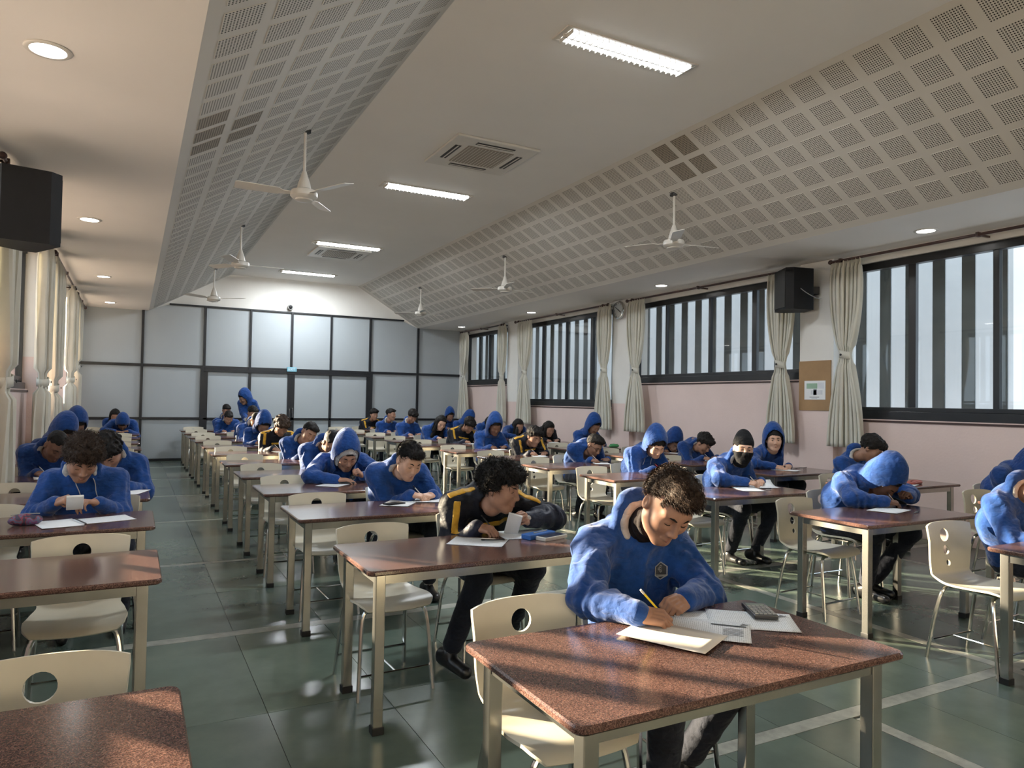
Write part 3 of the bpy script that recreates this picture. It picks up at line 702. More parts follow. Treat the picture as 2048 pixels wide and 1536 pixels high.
def surf(fn, lo, hi, h, slack=1.12):
    lo = np.asarray(lo, f32); hi = np.asarray(hi, f32); n = np.ceil((hi - lo) / h).astype(int) + 2; B = 4; C = 4
    nc = np.ceil((n - 1) / (B * C)).astype(int); nb = nc * C
    gc = np.stack(np.meshgrid(*[np.arange(k) for k in nc], indexing='ij'), -1).reshape(-1, 3)
    dc = fn((lo + (gc * B * C + B * C / 2) * h).astype(f32))
    sg = np.repeat(np.repeat(np.repeat(np.where(dc < 0, -1, 1).astype(f32).reshape(nc), C, 0), C, 1), C, 2)
    kc = gc[np.abs(dc) < h * B * C * 0.87 * slack + 0.010]
    oc = np.stack(np.meshgrid(*[np.arange(C)] * 3, indexing='ij'), -1).reshape(-1, 3)
    g = (kc[:, None, :] * C + oc[None]).reshape(-1, 3)
    d = pev(fn, (lo + (g * B + B / 2) * h).astype(f32)) if len(g) else np.zeros(0, f32)
    if len(g): sg[g[:, 0], g[:, 1], g[:, 2]] = np.where(d < 0, -1, 1)
    kb = g[np.abs(d) < h * B * 0.87 * slack + 0.004] * B
    N = nb * B + 1
    F = np.ones(N, f32)
    F[:-1, :-1, :-1] = np.repeat(np.repeat(np.repeat(sg, B, 0), B, 1), B, 2)
    o = np.stack(np.meshgrid(*[np.arange(B + 1)] * 3, indexing='ij'), -1).reshape(-1, 3)
    if len(kb):
        idx = (kb[:, None, :] + o[None]).reshape(-1, 3)
        lin = np.unique((idx[:, 0] * N[1] + idx[:, 1]) * N[2] + idx[:, 2])
        idx = np.stack([lin // (N[1] * N[2]), lin // N[2] % N[1], lin % N[2]], 1)
        F.ravel()[lin] = pev(fn, (lo + idx * f32(h)).astype(f32))
    F[0] = F[-1] = 1; F[:, 0] = F[:, -1] = 1; F[:, :, 0] = F[:, :, -1] = 1
    I = F < 0
    cnt = np.zeros(np.array(I.shape) - 1, np.uint8)
    for dx in (0, 1):
        for dy in (0, 1):
            for dz in (0, 1): cnt += I[dx:I.shape[0] - 1 + dx, dy:I.shape[1] - 1 + dy, dz:I.shape[2] - 1 + dz]
    cells = np.argwhere((cnt > 0) & (cnt < 8))
    if len(cells) == 0: return np.zeros((0, 3), f32), np.zeros((0, 4), int)
    vid = np.full(cnt.shape, -1, np.int32); vid[cells[:, 0], cells[:, 1], cells[:, 2]] = np.arange(len(cells))
    co = np.array([(x, y, z) for x in (0, 1) for y in (0, 1) for z in (0, 1)])
    val = np.stack([F[cells[:, 0] + c[0], cells[:, 1] + c[1], cells[:, 2] + c[2]] for c in co], 1)
    acc = np.zeros((len(cells), 3), f32); w = np.zeros(len(cells), f32)
    for a in range(8):
        for b in range(a + 1, 8):
            if np.abs(co[a] - co[b]).sum() != 1: continue
            va, vb = val[:, a], val[:, b]; m = (va < 0) != (vb < 0)
            t = np.where(m, va / np.where(m, va - vb, 1), 0)
            acc += np.where(m[:, None], co[a] + t[:, None] * (co[b] - co[a]), 0); w += m
    V = lo + (cells + acc / w[:, None]) * f32(h)
    Q = []
    for ax in range(3):
        sl0 = [slice(None)] * 3; sl1 = [slice(None)] * 3; sl0[ax] = slice(0, -1); sl1[ax] = slice(1, None)
        E = np.argwhere(I[tuple(sl0)] != I[tuple(sl1)])
        o1, o2 = [(1, 2), (2, 0), (0, 1)][ax]
        E = E[(E[:, o1] > 0) & (E[:, o2] > 0)]
        inside = I[E[:, 0], E[:, 1], E[:, 2]]
        q = []
        for (u, v) in ((0, 0), (1, 0), (1, 1), (0, 1)):
            c = E.copy(); c[:, o1] -= 1 - u; c[:, o2] -= 1 - v; q.append(vid[c[:, 0], c[:, 1], c[:, 2]])
        q = np.stack(q, 1); q[~inside] = q[~inside][:, ::-1]; Q.append(q)
    return V, np.concatenate(Q)
def np_mesh(name, V, Q, mat, parent=None, loc=(0, 0, 0)):
    me = bpy.data.meshes.new(name); nv, nq = len(V), len(Q)
    me.vertices.add(nv); me.vertices.foreach_set('co', np.ascontiguousarray(V, f32).ravel())
    k = Q.shape[1] if nq else 4
    me.loops.add(nq * k); me.loops.foreach_set('vertex_index', Q.astype(np.int32).ravel())
    me.polygons.add(nq); me.polygons.foreach_set('loop_start', np.arange(0, nq * k, k, dtype=np.int32))
    me.polygons.foreach_set('use_smooth', np.ones(nq, bool)); me.update(calc_edges=True); me.validate()
    return link(name, me, mat, parent, loc)

# --- wardrobe materials
def cloth(name, col, rough=0.85, bump=0.5, scale=20, sheen=0.25, var=0.18):
    t = NT(name); c = t.coord(); n = t.noise(c, scale, 4, 0.6); n2 = t.noise(c, 420, 2)
    lo = tuple(x * (1 - var) for x in col); hi = tuple(min(1, x * (1 + var)) for x in col)
    t.set(col=t.ramp(n, [(0.35, lo), (0.68, hi)]), rough=rough, sheen=sheen, spec=0.2)
    rd = t.math('ABSOLUTE', t.math('SUBTRACT', t.noise(t.mapping(c, (1.0, 1.0, 1.6)), 11, 2), 0.5))
    t.bump(t.math('ADD', t.math('MULTIPLY', rd, 2.2), t.math('ADD', t.math('MULTIPLY', n, 0.5), t.math('MULTIPLY', n2, 0.12))), bump, 0.02); return t.m
M['blue'] = cloth('royal_blue_fleece', (0.009, 0.052, 0.215))
M['blue_b'] = cloth('deep_and_shaded_blue_fleece', (0.008, 0.042, 0.175))  # darker blue; for the left-wall students the shade is painted into the cloth
M['navy'] = cloth('navy_jacket_cloth', (0.008, 0.009, 0.015), 0.6, 0.3, sheen=0.04)
M['slate'] = cloth('slate_jacket_sleeve', (0.018, 0.021, 0.038), 0.5, 0.35, sheen=0.06)
M['yellow'] = cloth('yellow_stripe_cloth', (0.55, 0.30, 0.025), 0.6, 0.2)
M['lining'] = cloth('grey_hood_lining', (0.42, 0.41, 0.40))
M['trousers'] = cloth('charcoal_trousers', (0.016, 0.019, 0.030), 0.8, sheen=0.1)
M['sock'] = cloth('white_sock', (0.62, 0.60, 0.58))
M['scarf'] = cloth('dark_neck_warmer', (0.014, 0.010, 0.010), sheen=0.02)
M['knit'] = cloth('black_knit', (0.008, 0.008, 0.009), sheen=0.02)
M['shoe'] = simple('black_shoe', (0.012, 0.012, 0.013), 0.32)
def skin_mat(name, col):
    t = NT(name); c = t.coord(); n = t.noise(c, 22, 4); n2 = t.noise(c, 160, 2)
    lo = tuple(x * 0.86 for x in col); hi = tuple(min(1, x * 1.1) for x in col)
    t.set(col=t.ramp(n, [(0.3, lo), (0.7, hi)]), rough=0.5, spec=0.35)
    t.bump(n2, 0.05, 0.002); return t.m
SKIN = [skin_mat('skin_tan', (0.36, 0.195, 0.130)), skin_mat('skin_light', (0.56, 0.335, 0.235)), skin_mat('skin_brown', (0.26, 0.140, 0.092)), skin_mat('skin_dark', (0.17, 0.085, 0.055))]
def hair_mat(name, col):
    t = NT(name); c = t.coord(); n = t.noise(t.mapping(c, (150, 150, 30)), 1.0, 3, 0.7)
    t.set(col=t.ramp(n, [(0.3, tuple(x * 0.5 for x in col)), (0.75, tuple(x * 1.9 for x in col))]), rough=0.62, spec=0.18)
    t.bump(n, 0.6, 0.004); return t.m
M['hair'] = hair_mat('black_hair', (0.010, 0.008, 0.007)); M['hair_brown'] = hair_mat('brown_hair', (0.030, 0.018, 0.012))
M['lip'] = simple('lip', (0.34, 0.13, 0.10), 0.4); M['lens'] = simple('spectacle_frame', (0.01, 0.01, 0.01), 0.25)

def rotm(yaw, pitch, roll):
    y, p, r = map(math.radians, (yaw, pitch, roll))
    Rz = np.array([[math.cos(y), -math.sin(y), 0], [math.sin(y), math.cos(y), 0], [0, 0, 1]])
    Rx = np.array([[1, 0, 0], [0, math.cos(p), -math.sin(p)], [0, math.sin(p), math.cos(p)]])
    Ry = np.array([[math.cos(r), 0, math.sin(r)], [0, 1, 0], [-math.sin(r), 0, math.cos(r)]])
    return (Rz @ Rx @ Ry).astype(f32)
# head space: x = towards image right when facing the room's front, y = forward (out of the face), z = up
def head_sdf(Q, fem=False):
    d = ell(Q, (0, -0.016, 0.036), (0.075, 0.096, 0.084))
    d = smin(d, ell(Q, (0, 0.026, -0.034), (0.060, 0.066, 0.086)), 0.05)
    X = np.abs(Q[:, 0]); S = Q.copy(); S[:, 0] = X
    jw = 0.047 if not fem else 0.043
    d = smin(d, cone(S, (jw, 0.004, -0.058), (0.014, 0.064, -0.098), 0.019, 0.018), 0.035)
    d = smin(d, cone(Q, (-0.008, 0.070, -0.100), (0.008, 0.070, -0.100), 0.016, 0.016), 0.025)
    d = smin(d, cone(S, (0.008, 0.083, 0.024), (0.044, 0.068, 0.026), 0.011, 0.010), 0.022)
    d = smin(d, ell(S, (0.040, 0.058, -0.026), (0.024, 0.026, 0.026)), 0.03)
    d = smax(d, -ell(S, (0.031, 0.101, 0.004), (0.018, 0.020, 0.011)), 0.016)
    d = smin(d, ell(S, (0.031, 0.0745, 0.003), (0.0150, 0.0145, 0.0125)), 0.006)
    d = smin(d, cone(Q, (0, 0.088, 0.014), (0, 0.109, -0.030), 0.0075, 0.0115), 0.014)
    d = smin(d, ell(S, (0.0115, 0.101, -0.035), (0.0085, 0.011, 0.0075)), 0.008)
    d = smin(d, cone(Q, (-0.007, 0.088, -0.050), (0.007, 0.088, -0.050), 0.012, 0.012), 0.014)
    d = smin(d, cone(S, (0.0, 0.0955, -0.0615), (0.021, 0.0865, -0.0655), 0.0062, 0.003), 0.006)
    d = smin(d, cone(S, (0.0, 0.0945, -0.0735), (0.018, 0.0865, -0.0695), 0.0072, 0.0035), 0.006)
    e = ell(S, (0.0775, -0.012, -0.004), (0.011, 0.020, 0.031)); e = smax(e, -ell(S, (0.088, -0.008, -0.002), (0.009, 0.010, 0.018)), 0.006)
    return smin(d, e, 0.01)
def lips_sdf(Q):
    S = Q.copy(); S[:, 0] = np.abs(Q[:, 0])
    d = cone(S, (0.0, 0.0965, -0.0620), (0.020, 0.0880, -0.0657), 0.0058, 0.002)
    return np.minimum(d, cone(S, (0.0, 0.0955, -0.0735), (0.017, 0.0875, -0.0695), 0.0068, 0.0025))
HAIRLINE = ([-0.14, -0.06, -0.02, 0.012, 0.03, 0.05, 0.075, 0.12], [-0.075, -0.06, -0.02, 0.0, 0.020, 0.055, 0.066, 0.070])
def hair_sdf(Q, style, seed):
    vol = {'short': 0.0, 'fade': 0.002, 'mop': 0.010, 'curly': 0.016, 'crop': -0.006, 'long': 0.006}[style]
    d = ell(Q, (0, -0.020, 0.044), (0.082 + vol, 0.103 + vol, 0.090 + vol))
    if style in ('mop', 'curly', 'short'): d = smin(d, ell(Q, (0.005, 0.058, 0.088), (0.066 + vol, 0.040 + vol, 0.026 + vol)), 0.03)
    if style == 'fade': d = smin(d, ell(Q, (0.006, 0.030, 0.108), (0.058, 0.078, 0.034)), 0.03)
    n = vnoise(Q * np.array([1, 1, 0.55], f32), 55, seed) - 0.5; n2 = vnoise(Q * np.array([1, 0.6, 1], f32), 120, seed + 5) - 0.5
    amp = {'short': 0.012, 'fade': 0.010, 'mop': 0.018, 'curly': 0.030, 'crop': 0.006, 'long': 0.010}[style]
    d = d + n * amp + n2 * amp * 0.6
    hl = np.interp(Q[:, 1] + 0.012 * n, *HAIRLINE).astype(f32)
    if style in ('mop', 'curly'): hl = np.where(Q[:, 1] > 0.04, hl - 0.014 + 0.03 * n, hl)
    if style == 'fade': hl = np.where(Q[:, 1] < 0.035, hl + 0.048, hl)
    d = smax(d, (hl - Q[:, 2]) * 0.8, 0.008)
    if style == 'long':
        S = Q.copy(); S[:, 0] = np.abs(Q[:, 0])
        d = smin(d, cone(S, (0.068, 0.0, 0.05), (0.080, 0.045, -0.27), 0.030, 0.034) + n * 0.012, 0.02)
        d = smin(d, cone(Q, (0, -0.08, 0.02), (0, -0.08, -0.24), 0.06, 0.07, (1, 0, 0), 1.5) + n * 0.012, 0.03)
    return d
def hood_sdf(Q):
    o = ell(Q, (0, -0.034, 0.018), (0.118, 0.142, 0.158))
    o = smin(o, ell(Q, (0, -0.085, 0.125), (0.045, 0.07, 0.065)), 0.10)
    o = smin(o, cone(Q, (0, -0.05, -0.06), (0, -0.05, -0.17), 0.098, 0.115), 0.05)
    return o
def hand_prims(W, d, n, tsgn, pose):
    d = unit(d); n = unit(n - d * float(np.dot(n, d))); t = unit(np.cross(d, n)) * f32(1)
    if tsgn * t[0] < 0: t = -t
    pr = []
    pr.append((W - d * 0.004, W + d * 0.02, 0.025, 0.027, t, 1.2))
    for s_, l_ in ((0.026, 0.0), (0.009, 0.003), (-0.009, 0.0), (-0.026, -0.006)):
        pr.append((W + d * 0.012 + t * s_ * 0.8, W + d * (0.078 + l_) + t * s_, 0.0155, 0.0125, None, 1))
    bend = {'flat': (12, 14, 10), 'relax': (32, 38, 25), 'fist': (70, 85, 55), 'write': (48, 55, 30), 'hold': (45, 40, 25)}[pose]
    lens = [(0.040, 0.026, 0.021), (0.044, 0.029, 0.022), (0.041, 0.027, 0.021), (0.032, 0.021, 0.018)]
    tips = []
    for k, (s_, l_) in enumerate(((0.026, 0.0), (0.009, 0.003), (-0.009, 0.0), (-0.026, -0.006))):
        p = W + d * (0.080 + l_) + t * s_; a = 0
        ex = (0, 4, 10, 16)[k] if pose != 'flat' else (k * 2)
        if pose == 'write' and k == 0: ex = -12
        r = (0.0088, 0.009, 0.0086, 0.0076)[k]
        for L, b in zip(lens[k], bend):
            a += b + ex * 0.6; v = d * math.cos(math.radians(a)) + n * math.sin(math.radians(a)); q = p + v * L
            pr.append((p, q, r, r * 0.92, None, 1)); p = q; r *= 0.93
        tips.append(p)
    b0 = W + d * 0.022 + t * 0.026
    if pose in ('write', 'hold', 'fist'):
        b1 = b0 + d * 0.036 + t * 0.016 + n * 0.014; b2 = b1 + d * 0.030 - t * 0.004 + n * 0.012; b3 = tips[0] * 0.55 + b2 * 0.45
    else:
        b1 = b0 + d * 0.030 + t * 0.026 + n * 0.006; b2 = b1 + d * 0.028 + t * 0.008; b3 = b2 + d * 0.022
    pr += [(b0, b1, 0.0145, 0.0105, None, 1), (b1, b2, 0.0102, 0.0092, None, 1), (b2, b3, 0.009, 0.0075, None, 1)]
    return pr, tips, t
def ik(Sh, Wr, hint, zmin, desk_y, l1=0.285, l2=0.25):
    v = Wr - Sh; D = float(np.linalg.norm(v)); sc = max(1.0, D / (l1 + l2) * 1.015); l1 *= sc; l2 *= sc
    a = (l1 * l1 - l2 * l2 + D * D) / (2 * D); h = math.sqrt(max(1e-5, l1 * l1 - a * a)); u = v / D
    e1 = unit(np.cross(u, [0, 0, 1])); e2 = np.cross(u, e1); best = None
    for k in range(72):
        t = 2 * PI * k / 72; w = e1 * math.cos(t) + e2 * math.sin(t); E = Sh + u * a + w * h
        sc_ = float(np.dot(w, hint))
        if E[1] < desk_y + 0.07 and E[2] < zmin: sc_ -= 4 + (zmin - E[2]) * 20
        if best is None or sc_ > best[0]: best = (sc_, E)
    return best[1].astype(f32)
PERSONS = []
def trace(fn, o, dr, tmax=0.6):
    o = np.asarray(o, f32); dr = unit(dr); t = 0.0
    for _ in range(90):
        d = float(fn((o + dr * t)[None].astype(f32))[0])
        if d < 0.0008: return o + dr * t
        t += max(0.0006, d * 0.6)
        if t > tmax: break
    return None
def decal(fn, cen, ex, ez, dr, polys, mat, name, parent, lift=0.0025):
    """flat print or stitched badge laid onto the cloth: polygons in (u, v) metres projected along dr"""
    vs = []; fs = []; cache = {}
    for pl in polys:
        ids = []
        for (u, v) in pl:
            k = (round(u, 5), round(v, 5))
            if k not in cache:
                h = trace(fn, cen + ex * u + ez * v - unit(dr) * 0.25, dr)
                if h is None: cache[k] = None
                else: cache[k] = len(vs); vs.append(tuple(h - unit(dr) * lift))
            ids.append(cache[k])
        if None not in ids: fs.append(ids)
    if fs: return MB().add(vs, fs).build(name, mat, parent, True)
def ring(rad, w, n, rot=0.0, ux=1.0, c=(0, 0)):
    P = [(c[0] + math.cos(rot + 2 * PI * k / n) * rad * ux, c[1] + math.sin(rot + 2 * PI * k / n) * rad) for k in range(n)]
    I = [(c[0] + math.cos(rot + 2 * PI * k / n) * (rad - w) * ux, c[1] + math.sin(rot + 2 * PI * k / n) * (rad - w)) for k in range(n)]
    return [(P[k], P[(k + 1) % n], I[(k + 1) % n], I[k]) for k in range(n)]
def disc(rad, n, c=(0, 0)):
    P = [(c[0] + math.cos(2 * PI * k / n) * rad, c[1] + math.sin(2 * PI * k / n) * rad) for k in range(n)]
    return [tuple(P)]
def person(sp):
    """sp: x, y (pelvis on the chair), yd (desk near edge), head (world), ypr, outfit, hood, hair, skin, h (mesh size), arms..."""
    g = lambda k, dv=None: sp.get(k, dv)
    x0, y0 = sp['x'], sp['y']; loc = np.array([x0, y0, 0], f32)
    hs = g('h', 0.012); H = np.asarray(sp['head'], f32) - loc; Rm = rotm(*sp['ypr'])
    desk_y = sp['yd'] + DD - y0
    stand = g('stand', False)
    seed = sp['seed']; rs = random.Random(seed)
    HS = f32(g('hsz', 1.09))
    toQ = lambda P: ((P - H) @ Rm) * (np.array([1, -1, 1], f32) / HS)
    toW = lambda q: H + Rm @ (np.asarray(q, f32) * (np.array([1, -1, 1], f32) * HS))
    piv = toW((0, -0.020, -0.115))
    back = unit([(-H[0]) * 0.5, 0.30 - (H[1]) * 0.25, 0]); 
    P0 = A3(0, 0.0, 0.56) if not stand else A3(0, 0, 0.95)
    # neck base: where a spine of fixed length from the pelvis meets a neck of fixed length from the skull (upper, rear solution)
    rT, rN = (0.455, 0.125) if not stand else (0.50, 0.11)
    dv = piv - P0; D_ = float(np.linalg.norm(dv)); Dc = min(max(D_, rT - rN + 0.03), rT + rN - 0.012)
    a_ = (rT * rT - rN * rN + Dc * Dc) / (2 * Dc); h_ = math.sqrt(max(0.0, rT * rT - a_ * a_)); u_ = dv / D_
    w_ = A3(0, 0.75, 0.66); w_ = unit(w_ - u_ * float(w_ @ u_))
    N = P0 + u_ * a_ + w_ * h_
    if D_ > rT + rN: N = piv - u_ * rN
    dirp = unit(P0 + A3(0, 0.05, 0.05) - N)
    Mid = (P0 + N) / 2 + A3(0, 0.050, 0.0)
    ty = math.radians(g('tyaw', 0)); tr = math.radians(g('troll', 0)); sw = g('sw', 0.178)
    sx = A3(math.cos(ty), math.sin(ty), 0) ; sx = unit(sx + A3(0, 0, math.sin(tr)))
    Sc = N + dirp * 0.055 + A3(0, 0.005, 0)
    SR, SLf = Sc - sx * sw + A3(0, 0, -0.03), Sc + sx * sw + A3(0, 0, -0.03)       # person's right (image left), person's left
    ZD = DESK_Z
    wr = np.asarray(sp['wr'], f32) - loc; wl = np.asarray(sp['wl'], f32) - loc
    ER = ik(SR, wr, unit(g('hr', (-0.55, 0.45, -0.6))), ZD + 0.052, desk_y); EL = ik(SLf, wl, unit(g('hl', (0.55, 0.45, -0.6))), ZD + 0.052, desk_y)
    # hands
    dR = unit(g('dr', (0.55, -0.75, -0.12))); dL = unit(g('dl', (-0.75, -0.55, -0.05)))
    nR = unit(g('nr', (0.35, 0.0, -0.9))); nL = unit(g('nl', (-0.2, 0.1, -0.95)))
    hpR, tipR, tR = hand_prims(wr, dR, nR, 1, g('pr', 'write')); hpL, tipL, tL = hand_prims(wl, dL, nL, -1, g('pl', 'relax'))
    # legs
    hipR, hipL = P0 + A3(-0.095, -0.01, -0.03), P0 + A3(0.095, -0.01, -0.03)
    if stand:
        kR, kL = A3(-0.10, -0.04, 0.50), A3(0.10, -0.02, 0.50); aR, aL = A3(-0.11, 0.02, 0.09), A3(0.11, 0.04, 0.09)
    else:
        kR = A3(*g('kr', (-0.15, -0.42, 0.545))); kL = A3(*g('kl', (0.15, -0.42, 0.545))); aR = A3(*g('ar', (-0.15, -0.36, 0.09))); aL = A3(*g('al', (0.15, -0.34, 0.09)))
    feet = []
    for a, k in ((aR, kR), (aL, kL)):
        fd = unit(A3(*(g('fd', (0.0, -1.0, 0))))); feet.append((a + A3(0, 0.02, -0.045) - fd * 0.045, a + fd * 0.165 + A3(0, 0, -0.058)))
    fem = g('fem', False)
    # ---------------- body (skin), one continuous surface
    def body(P):
        d = cone(P, P0, Mid, 0.100, 0.105, (1, 0, 0), 1.4)
        d = smin(d, cone(P, Mid, Sc, 0.105, 0.085, sx, 1.4), 0.05)
        d = smin(d, cone(P, SR, SLf, 0.045, 0.045), 0.04)
        d = smin(d, cone(P, N, piv, 0.058, 0.050), 0.03)
        for (s, e, w) in ((SR, ER, wr), (SLf, EL, wl)):
            d = smin(d, cone(P, s, e, 0.044, 0.036), 0.02); d = smin(d, cone(P, e, w, 0.036, 0.025), 0.015)
        for (h_, k_, a_) in ((hipR, kR, aR), (hipL, kL, aL)):
            d = smin(d, cone(P, h_, k_, 0.066, 0.050), 0.03); d = smin(d, cone(P, k_, a_, 0.047, 0.030), 0.02)
        for (a_, b_) in feet: d = smin(d, cone(P, a_, b_, 0.030, 0.022), 0.02)
        m = ((P - H) ** 2).sum(1) < 0.26 ** 2
        if m.any():
            q = np.full(len(P), 9, f32); Q = toQ(P[m]); hd = head_sdf(Q, fem); hd = smin(hd, cone(P[m], piv, toW((0, -0.02, -0.03)), 0.050, 0.052), 0.03)
            q[m] = hd; d = smin(d, q, 0.02)
        for W_, hp in ((wr, hpR), (wl, hpL)):
            m = ((P - W_) ** 2).sum(1) < 0.28 ** 2
            if m.any():
                q = None
                for (a, b, ra, rb, e, k) in hp:
                    c = cone(P[m], a, b, ra, rb, e, k); q = c if q is None else smin(q, c, 0.003)
                dd = d[m]; d[m] = smin(dd, q, 0.006)
        return d
    pts = np.array([P0, N, SR, SLf, ER, EL, wr, wl, H, kR, kL, aR, aL, feet[0][1], feet[1][1]])
    lo, hi = pts.min(0) - 0.22, pts.max(0) + 0.22; lo[2] = max(lo[2], 0.001)
    V, Q = surf(body, lo, hi, hs * g('skin_k', 0.8)); root = np_mesh('person', V, Q, SKIN[g('skin', 0)], None, tuple(loc))
    tag(root, sp['label'], 'person', 'students sitting the exam' if not stand else None)
    # ---------------- top
    outfit = g('outfit', 'hoodie'); hood = g('hood', 'down'); f_amp = g('fold', 0.012)
    nk = unit(piv - N); bk = A3(0, 0.7, 0.72); bk = unit(bk - nk * float(bk @ nk)); sn = unit(np.cross(bk, nk)); sn = sn if sn[0] > 0 else -sn
    ring_c = N + nk * 0.045; ck = g('collar', 1.0)
    arc = []
    for k in range(13):
        a = math.radians(-165 + 330 * k / 12); q = abs(a) / PI
        arc.append(ring_c + sn * (math.sin(a) * (0.104 - 0.012 * q) * ck) + bk * (math.cos(a) * 0.090 * ck) + dirp * (0.045 * q ** 3) + nk * (0.012 * (1 - q)))
    def torso(P):
        d = cone(P, P0 + A3(0, 0, -0.015), Mid, 0.132, 0.138, (1, 0, 0), 1.36)
        d = smin(d, cone(P, Mid, Sc + dirp * 0.02, 0.138, 0.108, sx, 1.46), 0.06)
        d = smin(d, cone(P, SR, SLf, 0.070, 0.070), 0.06)
        return smin(d, cone(P, N + dirp * 0.03, N + nk * 0.03, 0.088, 0.076), 0.05)
    def sleeves(P, n):
        out = None
        for (s, e, w) in ((SR, ER, wr), (SLf, EL, wl)):
            v = unit(w - e)
            a = cone(P, s, e, 0.076, 0.062); b = cone(P, e, w - v * 0.012, 0.060, 0.043)
            cf = cone(P, w - v * 0.045, w - v * 0.004, 0.041, 0.040)
            # cloth gathers in soft rings along the forearm and inside of the elbow
            t = np.clip(((P - e) @ v) / 0.24, -0.6, 1.1); rg = np.sin(t * 21 + n * 9 + seed) * 0.006 * np.exp(-((t - 0.15) / 0.55) ** 2)
            q = smin(a, b, 0.035) + rg; q = smin(q, cf, 0.012)
            out = q if out is None else np.minimum(out, q)
        return out
    def folds(P):
        n = vnoise(P * np.array([1.0, 1.0, 1.0], f32), 9.0, seed) ; n2 = vnoise(P @ rotm(35, 25, 20), 19.0, seed + 3)
        return (np.abs(n - 0.5) * 2 - 0.5) * f_amp + (np.abs(n2 - 0.5) * 2 - 0.45) * f_amp * 0.75 - np.maximum(0, 0.16 - np.abs(n2 - 0.5)) * f_amp * -1.6, n
    def top(P):
        fo, n = folds(P)
        dw = np.sqrt(np.minimum(((P - wr) ** 2).sum(1), ((P - wl) ** 2).sum(1))); fo = fo * np.clip(dw / 0.16, 0.2, 1.0)
        d = smin(torso(P), sleeves(P, n), 0.045) + fo
        if outfit == 'hoodie' and hood == 'down':
            r = None
            for k_, (a, b) in enumerate(zip(arc[:-1], arc[1:])):
                ra = 0.011 + 0.015 * math.sin(PI * k_ / 12); rb = 0.011 + 0.015 * math.sin(PI * (k_ + 1) / 12)
                c = cone(P, a, b, ra, rb); r = c if r is None else smin(r, c, 0.01)
            bag = cone(P, ring_c + bk * 0.105, ring_c + bk * 0.10 + dirp * 0.13, 0.036, 0.045, sn, 2.0)
            d = smin(d, smin(r, bag, 0.03) + fo * 0.3, 0.02)
            d = smax(d, -cone(P, N + nk * 0.01, N + nk * 0.20, 0.060, 0.082), 0.012)
        elif outfit == 'hoodie':
            Q = toQ(P); o = hood_sdf(Q) + fo * 0.55
            sh = smax(o, -(o + 0.013), 0.004) if hs < 0.0112 else o; sh = smax(sh, Q[:, 1] - (0.078 + 0.36 * Q[:, 2]), 0.010)
            sh = np.where(Q[:, 2] < -0.20, 1.0, sh)
            d = smin(d, sh, 0.012)
            d = smax(d, -smax(ell(Q, (0, 0.02, -0.02), (0.098, 0.135, 0.145)), -(Q[:, 2] + 0.135), 0.02), 0.010)
        else:
            cl = cone(P, N + dirp * 0.035, N + nk * 0.055, 0.082, 0.076); cl = smax(cl, -cone(P, N + dirp * 0.02, N + nk * 0.16, 0.064, 0.066), 0.006)
            d = smin(d, cl, 0.012); d = smax(d, -cone(P, N + nk * 0.0, N + nk * 0.18, 0.062, 0.070), 0.008)
        zc = (P0[2] - 0.085) if not stand else P0[2] - 0.06
        return smax(d, zc - P[:, 2], 0.02)
    tp = pts[[0, 1, 2, 3, 4, 5, 6, 7, 8]]
    lo, hi = tp.min(0) - 0.24, tp.max(0) + 0.24
    V, Q = surf(top, lo, hi, hs)
    main = g('cloth', M['blue'] if outfit == 'hoodie' else M['navy'])
    tpo = np_mesh('hoodie' if outfit == 'hoodie' else 'jacket', V, Q, main, root)
    if outfit == 'jacket':
        # pale slate sleeves below the elbow and yellow shoulder stripes, chest band
        for (e, w) in ((ER, wr), (EL, wl)):
            def slv(P, e=e, w=w):
                v = unit(w - e); s = (P - e) @ v
                return np.maximum(np.maximum(-0.02 - s, s - 0.29), np.sqrt(np.maximum(((P - e) ** 2).sum(1) - s * s, 0)) - 0.085)
            q = np.array([e, w]); V, Q = surf(lambda P: np.maximum(top(P) - 0.0016, slv(P)), q.min(0) - 0.13, q.max(0) + 0.13, hs)
            if len(Q): np_mesh('sleeve_panel', V, Q, M['slate'], tpo)
        for (s, e, sgn) in ((SR, ER, -1), (SLf, EL, 1)):
            ax = unit(e - s); upv = unit(A3(0, -0.45, 1.0)); sd = unit(np.cross(ax, upv)); neck = N + A3(sgn * 0.07, 0.0, 0.01)
            def stripe(P, s=s, e=e, neck=neck):
                a = cone(P, neck, s + A3(0, -0.01, 0.05), 0.024, 0.024); b = cone(P, s + A3(0, -0.01, 0.05), s + (e - s) * 0.55 + A3(0, -0.02, 0.06), 0.024, 0.024)
                c = np.minimum(a, b); pr = P.copy()
                # a ribbon: distance measured in the plane of the cloth only
                return np.maximum(top(P) - 0.003, np.minimum(rib(P, neck, s), rib(P, s, s + (e - s) * 0.62)))
            def rib(P, a, b):
                v = unit(b - a); L = float(np.linalg.norm(b - a)); w = unit(np.cross(v, A3(0, -0.5, 0.87))); upn = np.cross(w, v); r = P - a
                return np.maximum(np.maximum(np.abs(r @ w) - 0.021, np.maximum(-(r @ v) - 0.01, r @ v - L)), np.maximum(-(r @ upn) + 0.012, (r @ upn) - 0.16))
            q = np.array([neck, s, e]); V, Q = surf(stripe, q.min(0) - 0.14, q.max(0) + 0.14, min(hs, 0.009))
            if len(Q): np_mesh('shoulder_stripe', V, Q, M['yellow'], tpo)
        cz = (Mid + Sc) / 2
        def band(P): return np.maximum(np.maximum(torso(P) + folds(P)[0] - 0.003, np.abs((P - cz) @ dirp + 0.0) - 0.016), np.maximum(np.abs((P - cz) @ sx) - 0.165, (P - cz)[:, 1] + 0.02))
        V, Q = surf(band, cz - 0.28, cz + 0.28, min(hs, 0.009))
